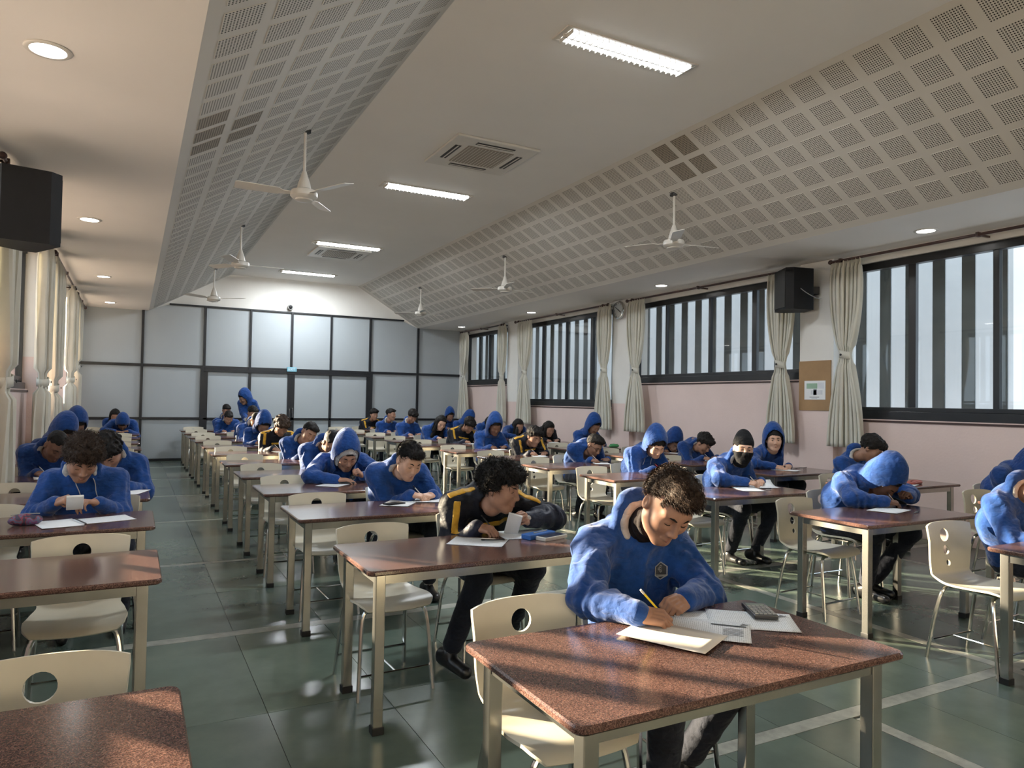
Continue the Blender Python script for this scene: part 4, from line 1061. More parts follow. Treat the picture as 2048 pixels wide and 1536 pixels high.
        if len(Q): np_mesh('chest_band', V, Q, M['yellow'], tpo)
    elif hood == 'down':
        def lin(P):
            r = None
            for a, b in zip(arc[2:-3], arc[3:-2]):
                off = unit(ring_c - (a + b) / 2) * 0.016 + nk * 0.016
                c = cone(P, a + off, b + off, 0.020, 0.020); r = c if r is None else smin(r, c, 0.01)
            return r + (vnoise(P, 30, seed) - 0.5) * 0.008
        V, Q = surf(lin, ring_c - 0.19, ring_c + 0.19, min(hs, 0.009)); np_mesh('hood_lining', V, Q, M['lining'], tpo)
    elif g('lining', False):
        def lin(P):
            Q = toQ(P); o = hood_sdf(Q) + folds(P)[0] * 0.55 + 0.013
            sh = np.maximum(o, -(o + 0.007)); return np.maximum(np.maximum(sh, Q[:, 1] - (0.060 + 0.36 * Q[:, 2])), -0.10 - Q[:, 2])
        V, Q = surf(lin, H - 0.22, H + 0.22, min(hs, 0.006)); np_mesh('hood_lining', V, Q, M['lining'], tpo)
    # ---------------- trousers, socks, shoes
    def legs(P):
        d = ell(P, P0 + A3(0, 0, -0.03), (0.175, 0.135, 0.085))
        for (h_, k_, a_) in ((hipR, kR, aR), (hipL, kL, aL)):
            v = cone(P, h_, k_, 0.088, 0.070); v = smin(v, cone(P, k_, a_ + unit(k_ - a_) * 0.05, 0.068, 0.053), 0.03); d = smin(d, v, 0.035)
        n = vnoise(P, 11, seed + 9); d = d + (np.abs(n - 0.5) * 2 - 0.5) * 0.010
        return d
    lp = np.array([P0, kR, kL, aR, aL]); V, Q = surf(legs, lp.min(0) - 0.2, lp.max(0) + 0.2, max(hs, 0.009) if g('legs') else 0.02); np_mesh('trousers', V, Q, M['trousers'], root)
    for (a_, b_), an, kn in zip(feet, (aR, aL), (kR, kL)):
        up = unit(kn - an)
        MB().tube([tuple(an - up * 0.02), tuple(an + up * 0.02), tuple(an + up * 0.09)], [0.036, 0.037, 0.040], 10).build('sock', M['sock'], root, True)
        def sh(P, a_=a_, b_=b_, an=an):
            d = cone(P, a_ + A3(0, 0, 0.003), b_, 0.043, 0.034); d = smin(d, cone(P, a_ + A3(0, 0, 0.02), an + A3(0, 0, -0.005), 0.040, 0.040), 0.03)
            return smax(d, 0.004 - P[:, 2], 0.01)
        q = np.array([a_, b_, an]); V, Q = surf(sh, q.min(0) - 0.07, q.max(0) + 0.07, max(0.007, hs * 0.7) if g('legs') else 0.016); np_mesh('shoe', V, Q, M['shoe'], root)
    # ---------------- head: hair, brows, lips, extras
    near = hs <= 0.0085
    if g('hair') :
        st = g('hair')
        def hr(P):
            Q = toQ(P); d = hair_sdf(Q, st, seed)
            if outfit == 'hoodie' and hood == 'up': d = np.maximum(d, hood_sdf(Q) + 0.016)
            return d
        rr = 0.34 if st == 'long' else 0.2
        hh = min(hs * 0.7, 0.009); V, Q = surf(hr, H - rr, H + rr, hh); ho = np_mesh('hair', V, Q, M[g('hair_m', 'hair')], root)
        if near and hood != 'up' and len(V):
            # tufts: small curved blades combed over the crown so the outline is not a smooth cap
            R_ = np.random.default_rng(seed); sel = R_.choice(len(V), min(len(V), 2600), replace=False); pv = V[sel]; c0 = toW((0, -0.02, 0.02)); vs = []; fs = []
            cur = {'curly': 1.0, 'mop': 0.4}.get(st, 0.12)
            for p in pv:
                nrm = unit(p - c0); tg = unit(np.cross(nrm, R_.normal(size=3))); fwd = Rm @ A3(0.2, -1, -0.25); fwd = unit(fwd - nrm * float(fwd @ nrm)); dr_ = unit(fwd * (1 - cur * 0.6) + tg * cur + nrm * 0.35)
                L = R_.uniform(0.014, 0.03) * (1.25 if st in ('curly', 'mop') else 0.7); w = R_.uniform(0.0011, 0.0021); b = unit(np.cross(dr_, nrm)); n0 = len(vs)
                for s_, ww, hgt in ((0, 1, -0.003), (0.5, 0.8, 0.005), (1, 0.05, 0.004)):
                    q = p + dr_ * L * s_ + nrm * hgt; vs += [tuple(q - b * w * ww), tuple(q + nrm * w * 0.7 * ww), tuple(q + b * w * ww)]
                for i_ in (0, 1):
                    k_ = n0 + i_ * 3; fs += [(k_, k_ + 3, k_ + 4, k_ + 1), (k_ + 1, k_ + 4, k_ + 5, k_ + 2)]
            MB().add(vs, fs).build('hair_tufts', M[g('hair_m', 'hair')], ho, True)
    if g('far', False) is False:
        for s_ in (-1, 1):
            pts_ = [toW((s_ * a, b, c)) for a, b, c in ((0.013, 0.0955, 0.0225), (0.026, 0.0925, 0.0275), (0.042, 0.080, 0.026), (0.050, 0.0705, 0.021))]
            MB().tube([tuple(p) for p in pts_], [0.0032, 0.0042, 0.0036, 0.0012], 6).build('eyebrow', M['hair'], root, True)
            if hs <= 0.0115:
                op = g('eyes', 'down')
                zc = -0.0045 if op == 'down' else 0.001
                pts_ = [toW((s_ * (0.031 + a), 0.0745 + b, zc + c)) for a, b, c in ((-0.0135, 0.0075, 0.0005), (-0.006, 0.0138, -0.0005 if op == 'down' else 0.004), (0.004, 0.0140, -0.0006 if op == 'down' else 0.004), (0.0125, 0.0078, 0.0005))]
                MB().tube([tuple(p) for p in pts_], 0.0016, 5).build('eyelashes', M['hair'], root, True)
                if op == 'open':
                    c = toW((s_ * 0.031, 0.0770, 0.000)); MB().lathe([(0.0001, 0.0125), (0.004, 0.0120), (0.0058, 0.0108)], 12).build('iris', M['ink'], root, True, tuple(c), Matrix([list(r) for r in (Rm @ np.array([[1, 0, 0], [0, 0, -1], [0, 1, 0]]))]).to_euler())
        V, Q = surf(lambda P: lips_sdf(toQ(P)), toW((0, 0.09, -0.067)) - 0.045, toW((0, 0.09, -0.067)) + 0.045, 0.0022 if near else 0.004)
        if len(Q) and not g('mask'): np_mesh('lips', V, Q, M['lip'], root)
    if g('mask'):
        def mk(P):
            Q = toQ(P); d = smin(head_sdf(Q) - 0.006, cone(P, piv, N, 0.062, 0.075), 0.03); d = np.maximum(d, Q[:, 2] - (-0.022 + 0.15 * np.maximum(0, Q[:, 1] - 0.05))); return np.maximum(np.maximum(d, -0.20 - Q[:, 2]), -0.03 - Q[:, 1])
        V, Q = surf(mk, H - 0.24, H + 0.2, 0.006); np_mesh('face_mask', V, Q, M['knit'], root)
    if g('scarf'):
        def sc_(P): 
            d = cone(P, N + dirp * 0.02, piv - nk * 0.01, 0.080, 0.068); d = d + np.sin(((P - N) @ nk) * 190 + vnoise(P, 14, 2) * 5) * 0.0035
            return smax(d, -toQ(P)[:, 2] * 0 - 1 + 0 * d, 0.01) if False else d
        V, Q = surf(sc_, N - 0.2, N + 0.2, 0.006); np_mesh('neck_warmer', V, Q, M['scarf'], root)
    if g('beanie'):
        def bn(P):
            Q = toQ(P); d = ell(Q, (0, -0.02, 0.045), (0.088, 0.108, 0.098)); d = smin(d, ell(Q, (0, -0.05, 0.12), (0.05, 0.06, 0.05)), 0.05)
            return np.maximum(d, (0.038 - 0.35 * Q[:, 1] * -1 * -1 + np.where(Q[:, 1] < 0, 0.25 * Q[:, 1], 0)) * 1 - Q[:, 2])
        V, Q = surf(bn, H - 0.2, H + 0.22, 0.007); np_mesh('beanie', V, Q, M['knit'], root)
    if g('glasses'):
        m = MB()
        for s_ in (-1, 1):
            pl = [tuple(toW((s_ * (0.031 + 0.021 * math.cos(t)), 0.098 - 0.012 * abs(math.cos(t)), 0.0 + 0.016 * math.sin(t)))) for t in np.linspace(0, 2 * PI, 15)]
            m.tube(pl, 0.0018, 5); m.tube([tuple(toW((s_ * 0.052, 0.088, 0.006))), tuple(toW((s_ * 0.077, 0.03, 0.008))), tuple(toW((s_ * 0.080, -0.01, 0.004)))], 0.0018, 5)
        m.tube([tuple(toW((-0.011, 0.103, 0.004))), tuple(toW((0.011, 0.103, 0.004)))], 0.0018, 5)
        m.build('glasses', M['lens'], root, True)
    # ---------------- badge and drawstrings on the chest
    if g('badge', near) and outfit == 'hoodie':
        cc = Sc + sx * 0.060 + dirp * g('badge_z', 0.125); ez = -dirp; ez = unit(ez - sx * float(ez @ sx)); dr = unit(np.cross(sx, ez)); dr = dr if dr[1] > 0 else -dr
        fnt = top
        R0 = 0.036
        polys = ring(R0, 0.004, 6, PI / 2, 0.92)
        decal(fnt, cc, sx, ez, dr, polys, M['badge_line'], 'badge_outline', tpo, 0.003)
        inner = [( (math.cos(PI / 2 + PI / 3 * k) * (R0 - 0.005) * 0.92, math.sin(PI / 2 + PI / 3 * k) * (R0 - 0.005)), (math.cos(PI / 2 + PI / 3 * (k + 1)) * (R0 - 0.005) * 0.92, math.sin(PI / 2 + PI / 3 * (k + 1)) * (R0 - 0.005)), (0, 0)) for k in range(6)]
        decal(fnt, cc, sx, ez, dr, inner, M['badge_field'], 'badge_field', tpo, 0.0022)
        pet = []
        for (u, v) in ((0, 0.017), (0, -0.001), (0.009, 0.008), (-0.009, 0.008)): pet += ring(0.0058, 0.0025, 8, 0, 1, (u, v))
        pet += [((-0.029, -0.013), (0.029, -0.013), (0.029, -0.0155), (-0.029, -0.0155)), ((-0.024, -0.018), (0.024, -0.018), (0.024, -0.022), (-0.024, -0.022))]
        decal(fnt, cc, sx, ez, dr, pet, M['badge_line'], 'badge_motif', tpo, 0.0036)
    if g('strings') and outfit == 'hoodie':
        for s_ in (-1, 1):
            pl = []
            for t in range(8):
                h = trace(top, Sc + sx * s_ * (0.05 + 0.004 * math.sin(t)) + dirp * (0.0 + 0.022 * t) + A3(0, -0.3, 0), A3(0, 1, 0))
                if h is not None: pl.append(tuple(h + A3(0, -0.004, 0)))
            if len(pl) > 2: MB().tube(pl, 0.0028, 5).build('drawstring', M['lining'], tpo, True)
    if g('watch'):
        v = unit(wl - EL); e1 = unit(np.cross(v, A3(0, 0, 1))); e2 = np.cross(v, e1); c0 = wl + dL * 0.006
        MB().tube([tuple(c0 + (e1 * math.cos(t) + e2 * math.sin(t)) * 0.034) for t in np.linspace(0, 2 * PI, 17)], 0.0035, 6).build('watch_strap', M['black_plastic'], root, True)
        cf = c0 + unit(A3(-0.2, -0.9, 0.3)) * 0.036
        MB().lathe([(0.0005, -0.004), (0.016, -0.004), (0.018, 0.0), (0.016, 0.006), (0.0005, 0.006)], 16, axis='Y').build('watch_dial', M['white_plastic'], root, True, tuple(cf))
    # ---------------- the pen is a thing of its own, held in the writing hand
    if g('pen'):
        tip = tipR[0] * 0.5 + tipR[1] * 0.3 + wr * 0.2 + A3(0, 0, 0); tip = A3(tipR[0][0] + dR[0] * 0.012, tipR[0][1] + dR[1] * 0.012, ZD + 0.004) if wr[2] < ZD + 0.12 else tipR[0] - A3(0, 0, 0.02)
        web = wr + dR * 0.062 + tR * 0.032 - nR * 0.012
        web = np.asarray(g('pen_to', web), f32); dv = unit(web - tip); L = g('pen_len', 0.15)
        pen_obj(tuple(loc + tip), dv, L, g('pen'), sp['pen_label'])
    return root
M['badge_line'] = simple('badge_thread', (0.30, 0.31, 0.31), 0.7); M['badge_field'] = simple('badge_cloth', (0.035, 0.038, 0.045), 0.8)
PENC = {'yellow': (0.75, 0.58, 0.03), 'white': (0.6, 0.6, 0.6), 'black': (0.02, 0.02, 0.025), 'red': (0.35, 0.03, 0.03), 'blue': (0.03, 0.1, 0.4), 'silver': (0.45, 0.45, 0.47)}
def pen_obj(tip, dv, L, kind, label):
    nm = 'pencil' if kind == 'yellow' else 'pen'
    r = 0.0038
    p = tag(empty(nm, tip), label, nm, 'pens and pencils in use')
    p.rotation_euler = Vector([float(c) for c in dv]).to_track_quat('Z', 'Y').to_euler()
    key = 'pen_' + kind
    if key not in M: M[key] = simple(key, PENC[kind], 0.35)
    MB().tube([(0, 0, 0.018), (0, 0, L - 0.02)], r, 6 if kind == 'yellow' else 10).build('barrel', M[key], p, kind != 'yellow')
    MB().lathe([(0.0006, 0.0), (0.0012, 0.003), (r, 0.0185)], 8).build('tip', simple('pencil_wood', (0.5, 0.33, 0.18), 0.6) if kind == 'yellow' else M['steel'], p, True)
    MB().lathe([(r, L - 0.021), (r * 1.05, L - 0.02), (r * 1.05, L - 0.008), (r * 0.9, L - 0.001), (0.0005, L)], 10).build('end_cap', M['white_plastic'] if kind == 'yellow' else M['black_plastic'], p, True)
    return p
# ================================================================== who sits where
def seat_x(c, s): return COLX[c] + (0.96 if s == 'right' else 0.30)
SPECS = []
def sit(c, row, head, ypr, label, hs, seat='right', pd=0.28, **k):
    yd = ROWS[c][row]; SEATED[(c, row, seat)] = pd - 0.04
    yf = yd + DD; hx, hy, hz = head
    sx_ = seat_x(c, seat); x = 0.62 * sx_ + 0.38 * hx
    sp = dict(x=x, y=yf + pd, yd=yd, head=head, ypr=ypr, label=label, h=hs, seed=len(SPECS) * 7 + 3,
              wr=(hx - 0.13, yf - 0.14, DESK_Z + 0.038), wl=(hx + 0.15, yf - 0.12, DESK_Z + 0.036))
    sp.update(k); SPECS.append(sp)
W_ = dict(pen='silver')
# centre-left column, front to back
sit('B', 0, (1.817, 2.15, 1.112), (-14, 40, 12), 'student in blue hoodie writing with a yellow pencil at the foremost desk', 0.0062, pd=0.34, legs=True, hr=(-0.7, 0.3, -0.5), hl=(0.8, 0.1, -0.4), hair='fade', hair_m='hair_brown', skin=0, scarf=True, pen='yellow', pen_label='yellow pencil in the hand of the foremost student', pen_len=0.18,
    wr=(1.535, 1.955, .788), wl=(1.815, 2.045, .782), dr=(0.80, -0.55, -0.10), nr=(0.5, 0.15, -0.85), dl=(-0.85, -0.30, -0.08), nl=(-0.1, 0.45, -0.85), pl='fist', sw=0.188, skin_k=0.55, fold=0.021, collar=1.06, badge=True, badge_z=0.105,
    kr=(-0.20, -0.45, 0.53), kl=(0.22, -0.40, 0.50), ar=(-0.16, -0.38, 0.09), al=(0.10, -0.20, 0.09))
sit('B', 1, (1.889, 3.7, 1.003), (42, 14, -4), 'student in navy jacket with yellow shoulder stripes looking at a white calculator', 0.0066, pd=0.30, legs=True, watch=True, outfit='jacket', hair='curly', skin=0, pen='black', pen_label='dark pen in the hand of the student in the striped navy jacket', skin_k=0.58, fold=0.015,
    wr=(1.735, 3.665, .79), wl=(2.045, 3.655, .815), dr=(0.6, -0.75, -0.1), dl=(-0.55, -0.75, 0.25), nl=(-0.7, 0.45, -0.3), pl='hold', sw=0.185, kr=(-0.16, -0.42, 0.535), kl=(0.17, -0.43, 0.54), ar=(-0.30, -0.34, 0.10), al=(0.20, -0.1, 0.09), fd=(0.15, -1, 0), eyes='open')
sit('B', 2, (1.873, 5.2, 1.034), (8, 28, 6), 'smiling student in blue hoodie with pale hood lining, third in centre-left column', 0.0082, hair='short', skin=1, pen='white', pen_label='pale pen held by the student with the pale hood lining', wr=(1.86, 5.10, .79), dr=(0.85, -0.5, -0.1), wl=(2.04, 5.12, .78), badge=False)
sit('B', 3, (1.74, 6.5, 0.986), (0, 34, 0), 'student with blue hood up and fist at the chin', 0.0088, hood='up', hair='mop', skin=0, lining=True, wl=(1.86, 6.38, .80), pl='fist', dl=(-0.5, -0.3, 0.55), nl=(-0.8, 0.1, -0.2), wr=(1.62, 6.36, .78), dr=(0.9, -0.3, 0), pr='flat', badge=True)
sit('B', 4, (1.911, 7.78, 1.018), (14, 52, 4), 'student in blue hoodie bowed low, dark head down, pencil upright', 0.0105, hair='crop', skin=2, pen='red', pen_label='reddish pencil held by the low-bowed student, fifth in centre-left column')
sit('B', 5, (1.967, 9.14, 1.062), (6, 26, 24), 'student in blue hoodie with head tilted, sixth in centre-left column', 0.011, hair='short', skin=0, pen='yellow', pen_label='pencil held by the student with tilted head')
sit('B', 6, (1.896, 10.62, 1.094), (10, 46, 0), 'student in navy and yellow jacket with curly brown hair, head bowed', 0.012, outfit='jacket', hair='curly', hair_m='hair_brown', skin=2, far=True, **W_, pen_label='pen held by the curly-haired student in navy and yellow')
sit('B', 7, (1.877, 12.09, 1.062), (8, 48, 0), 'student with blue hood up writing, eighth in centre-left column', 0.0135, hood='up', hair='short', skin=2, far=True, **W_, pen_label='pen held by the hooded student, eighth in centre-left column')
sit('B', 8, (1.979, 13.59, 1.088), (10, 58, 0), 'student in blue hoodie bent forward, ninth in centre-left column', 0.015, hair='crop', skin=0, far=True)
sit('B', 9, (2.092, 14.84, 1.187), (25, 30, 0), 'student in blue hoodie with dark cap of hair, tenth in centre-left column', 0.015, hair='short', skin=0, far=True)
sit('B', 10, (1.82, 16.34, 1.056), (5, 38, 0), 'student in blue hoodie beside the standing student', 0.016, hair='short', skin=0, far=True)
sit('B', 11, (1.921, 17.67, 1.181), (10, 25, 0), 'student in blue hoodie farthest back in centre-left column', 0.016, hair='short', skin=0, far=True)
SPECS.append(dict(x=2.42, y=17.35, yd=17.6, head=(2.24, 17.25, 1.47), ypr=(-72, 30, 0), label='standing student with blue hood up near the partition', h=0.013, seed=99, stand=True, hood='up', hair='short', skin=2, far=True,
                  wr=(2.30, 17.05, 1.0), wl=(2.5, 17.1, 0.98), dr=(-0.3, -0.5, -0.7), dl=(-0.2, -0.6, -0.7), pr='relax', tyaw=-50))
# centre-right column
sit('C', 0, (4.874, 2.3, 1.086), (0, 35, 0), 'student in blue at the right frame edge, nearer of the two', 0.010, hair='short', skin=0, seat='right')
sit('C', 1, (5.213, 3.6, 0.928), (2, 56, 0), 'student with blue hood up hunched close over the paper', 0.0078, hood='up', hair='short', skin=3, **W_, pen_label='pen held by the hunched hooded student', legs=True, wr=(5.08, 3.50, .79), wl=(5.36, 3.50, .80), pl='fist', dl=(-0.5, -0.1, 0.4), dr=(0.75, -0.6, -0.1), kr=(-0.12, -0.40, 0.54), kl=(0.24, -0.46, 0.53), ar=(-0.05, -0.28, 0.09), al=(0.10, -0.22, 0.10), badge=False, fold=0.016, pd=0.32)
sit('C', 2, (5.161, 5.02, 1.086), (-34, 4, 4), 'student in black beanie and black face mask looking up', 0.008, hair='crop', beanie=True, mask=True, skin=1, eyes='open', pen='white', pen_label='white pen held by the masked student', legs=True, wr=(5.06, 4.88, .79), wl=(5.30, 4.93, .785), dr=(0.55, -0.8, -0.1), kr=(-0.10, -0.40, 0.54), kl=(0.26, -0.44, 0.54), ar=(-0.08, -0.22, 0.09), al=(0.16, -0.3, 0.1), badge=True)
sit('C', 3, (5.233, 6.4, 1.038), (-14, 36, 0), 'student with blue hood up writing behind the foremost student', 0.0098, hood='up', hair='mop', skin=1, pen='red', pen_label='dark red pen held by the hooded student beside the beanie wearer', badge=False, strings=True)
sit('C', 4, (5.276, 7.69, 0.949), (14, 34, 6), 'student in glasses with grey hood lining bent over the desk', 0.0098, hair='fade', skin=2, glasses=True, legs=True, pen='white', pen_label='pen held by the student in glasses', kr=(-0.13, -0.42, 0.54), ar=(-0.10, -0.22, 0.09))
sit('C', 5, (5.096, 8.94, 1.005), (6, 26, 0), 'student in navy jacket with yellow shoulders, sixth in centre-right column', 0.011, outfit='jacket', hair='mop', skin=0, pen='white', pen_label='pale pen held by the yellow-shouldered student, sixth in centre-right column')
sit('C', 6, (5.144, 10.29, 1.096), (-6, 32, 0), 'student with blue hood up, shaded face, seventh in centre-right column', 0.012, hood='up', hair='short', skin=3, far=True, pen='black', pen_label='black pen held by the hooded student, seventh in centre-right column')
sit('C', 7, (5.348, 11.74, 1.066), (6, 48, 0), 'student in navy and yellow jacket bowed, eighth in centre-right column', 0.0125, outfit='jacket', hair='mop', skin=0, far=True)
sit('C', 8, (5.339, 13.04, 1.057), (0, 24, 14), 'girl with long dark hair and glasses leaning, ninth in centre-right column', 0.0135, hair='long', fem=True, skin=1, glasses=True, far=True)
sit('C', 9, (5.259, 14.44, 1.157), (8, 42, 0), 'student in blue hoodie looking down, tenth in centre-right column', 0.015, hair='mop', skin=0, far=True)
sit('C', 10, (5.282, 15.94, 1.153), (45, 6, 0), 'student in blue hoodie turned to the right, eleventh in centre-right column', 0.015, hair='short', skin=0, far=True)
sit('C', 11, (5.369, 17.54, 1.116), (12, 12, 0), 'student in dark jacket at the back of the centre-right column', 0.016, outfit='jacket', hair='mop', skin=0, far=True)
# column along the right wall
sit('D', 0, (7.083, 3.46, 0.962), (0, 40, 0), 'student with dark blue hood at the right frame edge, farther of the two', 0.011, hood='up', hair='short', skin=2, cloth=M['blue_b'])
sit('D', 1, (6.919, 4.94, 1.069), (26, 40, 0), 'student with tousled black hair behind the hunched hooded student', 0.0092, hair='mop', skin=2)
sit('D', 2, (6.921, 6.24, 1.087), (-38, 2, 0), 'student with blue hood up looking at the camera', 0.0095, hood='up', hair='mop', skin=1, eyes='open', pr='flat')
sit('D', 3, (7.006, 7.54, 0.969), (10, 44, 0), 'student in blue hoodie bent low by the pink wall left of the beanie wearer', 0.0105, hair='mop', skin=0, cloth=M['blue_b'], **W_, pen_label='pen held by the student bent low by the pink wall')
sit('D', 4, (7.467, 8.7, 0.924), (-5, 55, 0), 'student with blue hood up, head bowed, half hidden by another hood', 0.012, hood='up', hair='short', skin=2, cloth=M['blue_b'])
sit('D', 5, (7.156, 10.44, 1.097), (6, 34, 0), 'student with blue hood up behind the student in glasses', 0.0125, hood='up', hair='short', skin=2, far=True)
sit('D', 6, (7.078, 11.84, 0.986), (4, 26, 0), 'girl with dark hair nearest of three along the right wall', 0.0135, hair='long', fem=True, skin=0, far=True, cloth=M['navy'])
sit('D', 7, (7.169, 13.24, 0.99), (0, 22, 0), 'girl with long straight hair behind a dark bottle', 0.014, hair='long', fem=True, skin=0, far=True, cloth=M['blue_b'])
sit('D', 8, (7.191, 14.64, 1.005), (-6, 20, 0), 'girl with long hair farthest back along the right wall', 0.015, hair='long', fem=True, skin=0, far=True)
sit('D', 9, (7.303, 16.04, 1.055), (20, 40, 10), 'hooded student in blue near the far right curtain', 0.015, hood='up', hair='short', skin=2, far=True)
sit('D', 10, (7.391, 17.44, 1.105), (0, 30, 0), 'hooded student in the far right corner', 0.016, hood='up', hair='short', skin=2, far=True)
# column along the left wall
sit('A', 2, (-0.271, 5.33, 1.087), (10, 38, 4), 'student in blue hoodie holding a white calculator, sunlit curly hair', 0.0078, hair='curly', hair_m='hair_brown', skin=0, wr=(-0.400, 5.215, .83), wl=(-0.170, 5.20, .82), dr=(0.65, -0.55, 0.3), nr=(0.6, 0.1, -0.6), dl=(-0.75, -0.45, 0.22), nl=(-0.2, -0.1, -0.9), pl='hold', pr='fist', strings=True, badge=True, badge_z=0.17)
sit('A', 3, (-0.157, 6.55, 1.048), (-8, 54, -6), 'student with bushy dark hair bowed behind the one with the calculator', 0.0098, hair='curly', skin=0, badge=True, pr='flat')
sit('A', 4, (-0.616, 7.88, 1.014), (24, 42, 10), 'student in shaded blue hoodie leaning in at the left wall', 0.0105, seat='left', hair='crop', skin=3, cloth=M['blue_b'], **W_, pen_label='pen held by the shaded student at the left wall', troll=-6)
sit('A', 5, (-0.649, 9.21, 1.073), (24, 44, 8), 'student with shaded blue hood up at the left wall, nearer of two', 0.0115, seat='left', hood='up', hair='short', skin=3, cloth=M['blue_b'])
sit('A', 6, (-0.612, 10.54, 1.111), (20, 42, 0), 'student with shaded blue hood up at the left wall, farther of two', 0.0125, seat='left', hood='up', hair='short', skin=3, cloth=M['blue_b'], far=True)
sit('A', 10, (-0.159, 16.14, 0.934), (0, 66, 0), 'student with blue hood down on folded arms near the partition', 0.015, hood='up', hair='short', skin=2, far=True, pr='flat', pl='flat', dr=(0.95, -0.2, 0), dl=(-0.95, -0.2, 0), wr=(-0.28, 16.0, .78), wl=(-0.04, 16.05, .785))
sit('A', 11, (-0.319, 17.54, 1.045), (6, 24, 0), 'girl with dark hair at the back of the left column', 0.015, hair='long', fem=True, skin=0, far=True)
import time as _t
_t0 = _t.time()
for sp in SPECS: person(sp)
print('people', round(_t.time() - _t0, 1))
# ================================================================== papers and things on the desks
def sheet_mesh(w, h, curl, seed, lift=0.0):
    nx, ny = 6, 8; vs = []; fs = []; R_ = random.Random(seed); a, b = R_.uniform(0, 6), R_.uniform(0, 6)
    for j in range(ny + 1):
        for i in range(nx + 1):
            x, y = (i / nx - 0.5) * w, (j / ny - 0.5) * h
            z = curl * (0.5 + 0.5 * math.sin(a + x * 9 + y * 5)) + lift * max(0, x / w + 0.1) ** 2 + curl * 2 * (max(0, abs(x / w * 2 * y / h * 2) - 0.7))
            vs.append((x, y, z))
    for j in range(ny):
        for i in range(nx): p = j * (nx + 1) + i; fs.append((p, p + 1, p + nx + 2, p + nx + 1))
    return MB().add(vs, fs).mesh('paper', True)
npaper = 0
def paper(x, y, rz, label, mat='print', w=0.21, h=0.297, curl=0.002, dz=0.0015, lift=0.0, group='exam papers'):
    global npaper; npaper += 1
    o = tag(link('paper', sheet_mesh(w, h, curl, npaper, lift), M[mat], None, (x, y, DESK_Z + dz), (0, 0, math.radians(rz))), label, 'paper', group)
    md = o.modifiers.new('t', 'SOLIDIFY'); md.thickness = 0.0006
    return o
def mark(p, polys, name='printed_mark'):
    m = MB()
    for pl in polys: m.prism(pl, 0.0036, 0.0040)
    return m.build(name, M['ink'], p)
def vlogo(x, y, s): return [[(x - s, y + s), (x - s * .45, y + s), (x + s * 0.15, y - s), (x - s * .25, y - s)], [(x + s * .15, y + s * .6), (x + s * .7, y + s * .6), (x + s * .35, y - s * .3), (x + s * .1, y - s * .1)]]
paper(1.847, 1.905, 62, 'dense printed question paper beside the calculator on the foremost desk', dz=0.0010, curl=0.001)
pq = paper(1.945, 1.850, 52, 'printed sheet corner with dark logo under the calculator', dz=0.0022, curl=0.0012)
mark(pq, vlogo(0.072, -0.118, 0.014))
pt = paper(1.722, 1.842, 45, 'printed form with lined table and dark bar on the foremost desk', dz=0.0042, curl=0.0012)
mark(pt, [[(0.052, -0.02), (0.062, -0.02), (0.062, -0.135), (0.052, -0.135)]] ); mark(pt, vlogo(0.084, -0.128, 0.012))
mark(pt, [[(-0.05 + 0.014 * k, -0.06), (-0.047 + 0.014 * k, -0.06), (-0.047 + 0.014 * k, -0.125), (-0.05 + 0.014 * k, -0.125)] for k in range(6)])
paper(1.572, 1.83, 27, 'plain cream answer sheet under the pencil on the foremost desk', mat='paper_cream', dz=0.0062, curl=0.0012)
def calc(loc, rot, col, label, keys=True, size=(0.085, 0.165), group='calculators'):
    k = 'calc_' + col
    if k not in M: M[k] = simple(k, {'black': (0.03, 0.03, 0.033), 'white': (0.66, 0.65, 0.63)}[col], 0.4)
    c = tag(empty('calculator', loc), label, 'calculator', group); c.rotation_euler = rot; w, h = size
    MB().box(-w / 2, w / 2, -h / 2, h / 2, 0.0, 0.015, 0.004).build('case', M[k], c)
    MB().box(-w * .38, w * .38, h * .25, h * .40, 0.0145, 0.0160, 0.0005).build('display', simple('lcd', (0.22, 0.25, 0.20), 0.25), c)
    if keys:
        km = MB().box(-0.0062, 0.0062, -0.0042, 0.0042, 0.0145, 0.0185, 0.001).mesh('key'); km.materials.append(M['grey_plastic'] if col == 'black' else M['black_plastic'])
        for r in range(6):
            for q in range(5): link('key', km, None, c, (-w * .36 + q * w * .18, h * .15 - r * h * .112, 0))
    return c
calc((2.035, 1.895, DESK_Z + 0.006), (0, 0, math.radians(-30)), 'black', 'black scientific calculator at the right end of the foremost desk')
calc((1.925, 3.60, 0.80), (math.radians(-58), math.radians(14), math.radians(-30)), 'white', 'white calculator held up by the student in the striped navy jacket', True, (0.08, 0.15))
calc((-0.290, 5.075, 0.838), (math.radians(-38), 0, math.radians(4)), 'white', 'white calculator held in both hands by the student at the left', True, (0.09, 0.15))
# second desk of the centre-left column
paper(1.66, 3.50, -128, 'answer sheet with a pen lying on it on the second centre-left desk', mat='print')
paper(1.99, 3.585, 84, 'printed sheet at the elbow of the student in the striped navy jacket', lift=0.02)
def loose_pen(a, b, kind, label, z=0.0):
    a = Vector((*a, DESK_Z + 0.007 + z)); b = Vector((*b, DESK_Z + 0.007 + z)); pen_obj(tuple(a), unit(np.array(b - a)), (b - a).length, kind, label)
loose_pen((1.825, 3.470), (1.690, 3.525), 'black', 'dark pen lying on the answer sheet on the second centre-left desk')
bx = tag(empty('pencil_box', (2.05, 3.46, DESK_Z), math.radians(18)), 'open blue and white pencil box on the second centre-left desk', 'pencil box')
MB().box(-0.11, 0.10, 0.005, 0.075, 0, 0.028, 0.004).build('blue_half', simple('box_blue', (0.02, 0.12, 0.42), 0.3), bx)
MB().box(-0.075, 0.11, -0.075, 0.0, 0, 0.020, 0.004).build('white_half', M['white_plastic'], bx)
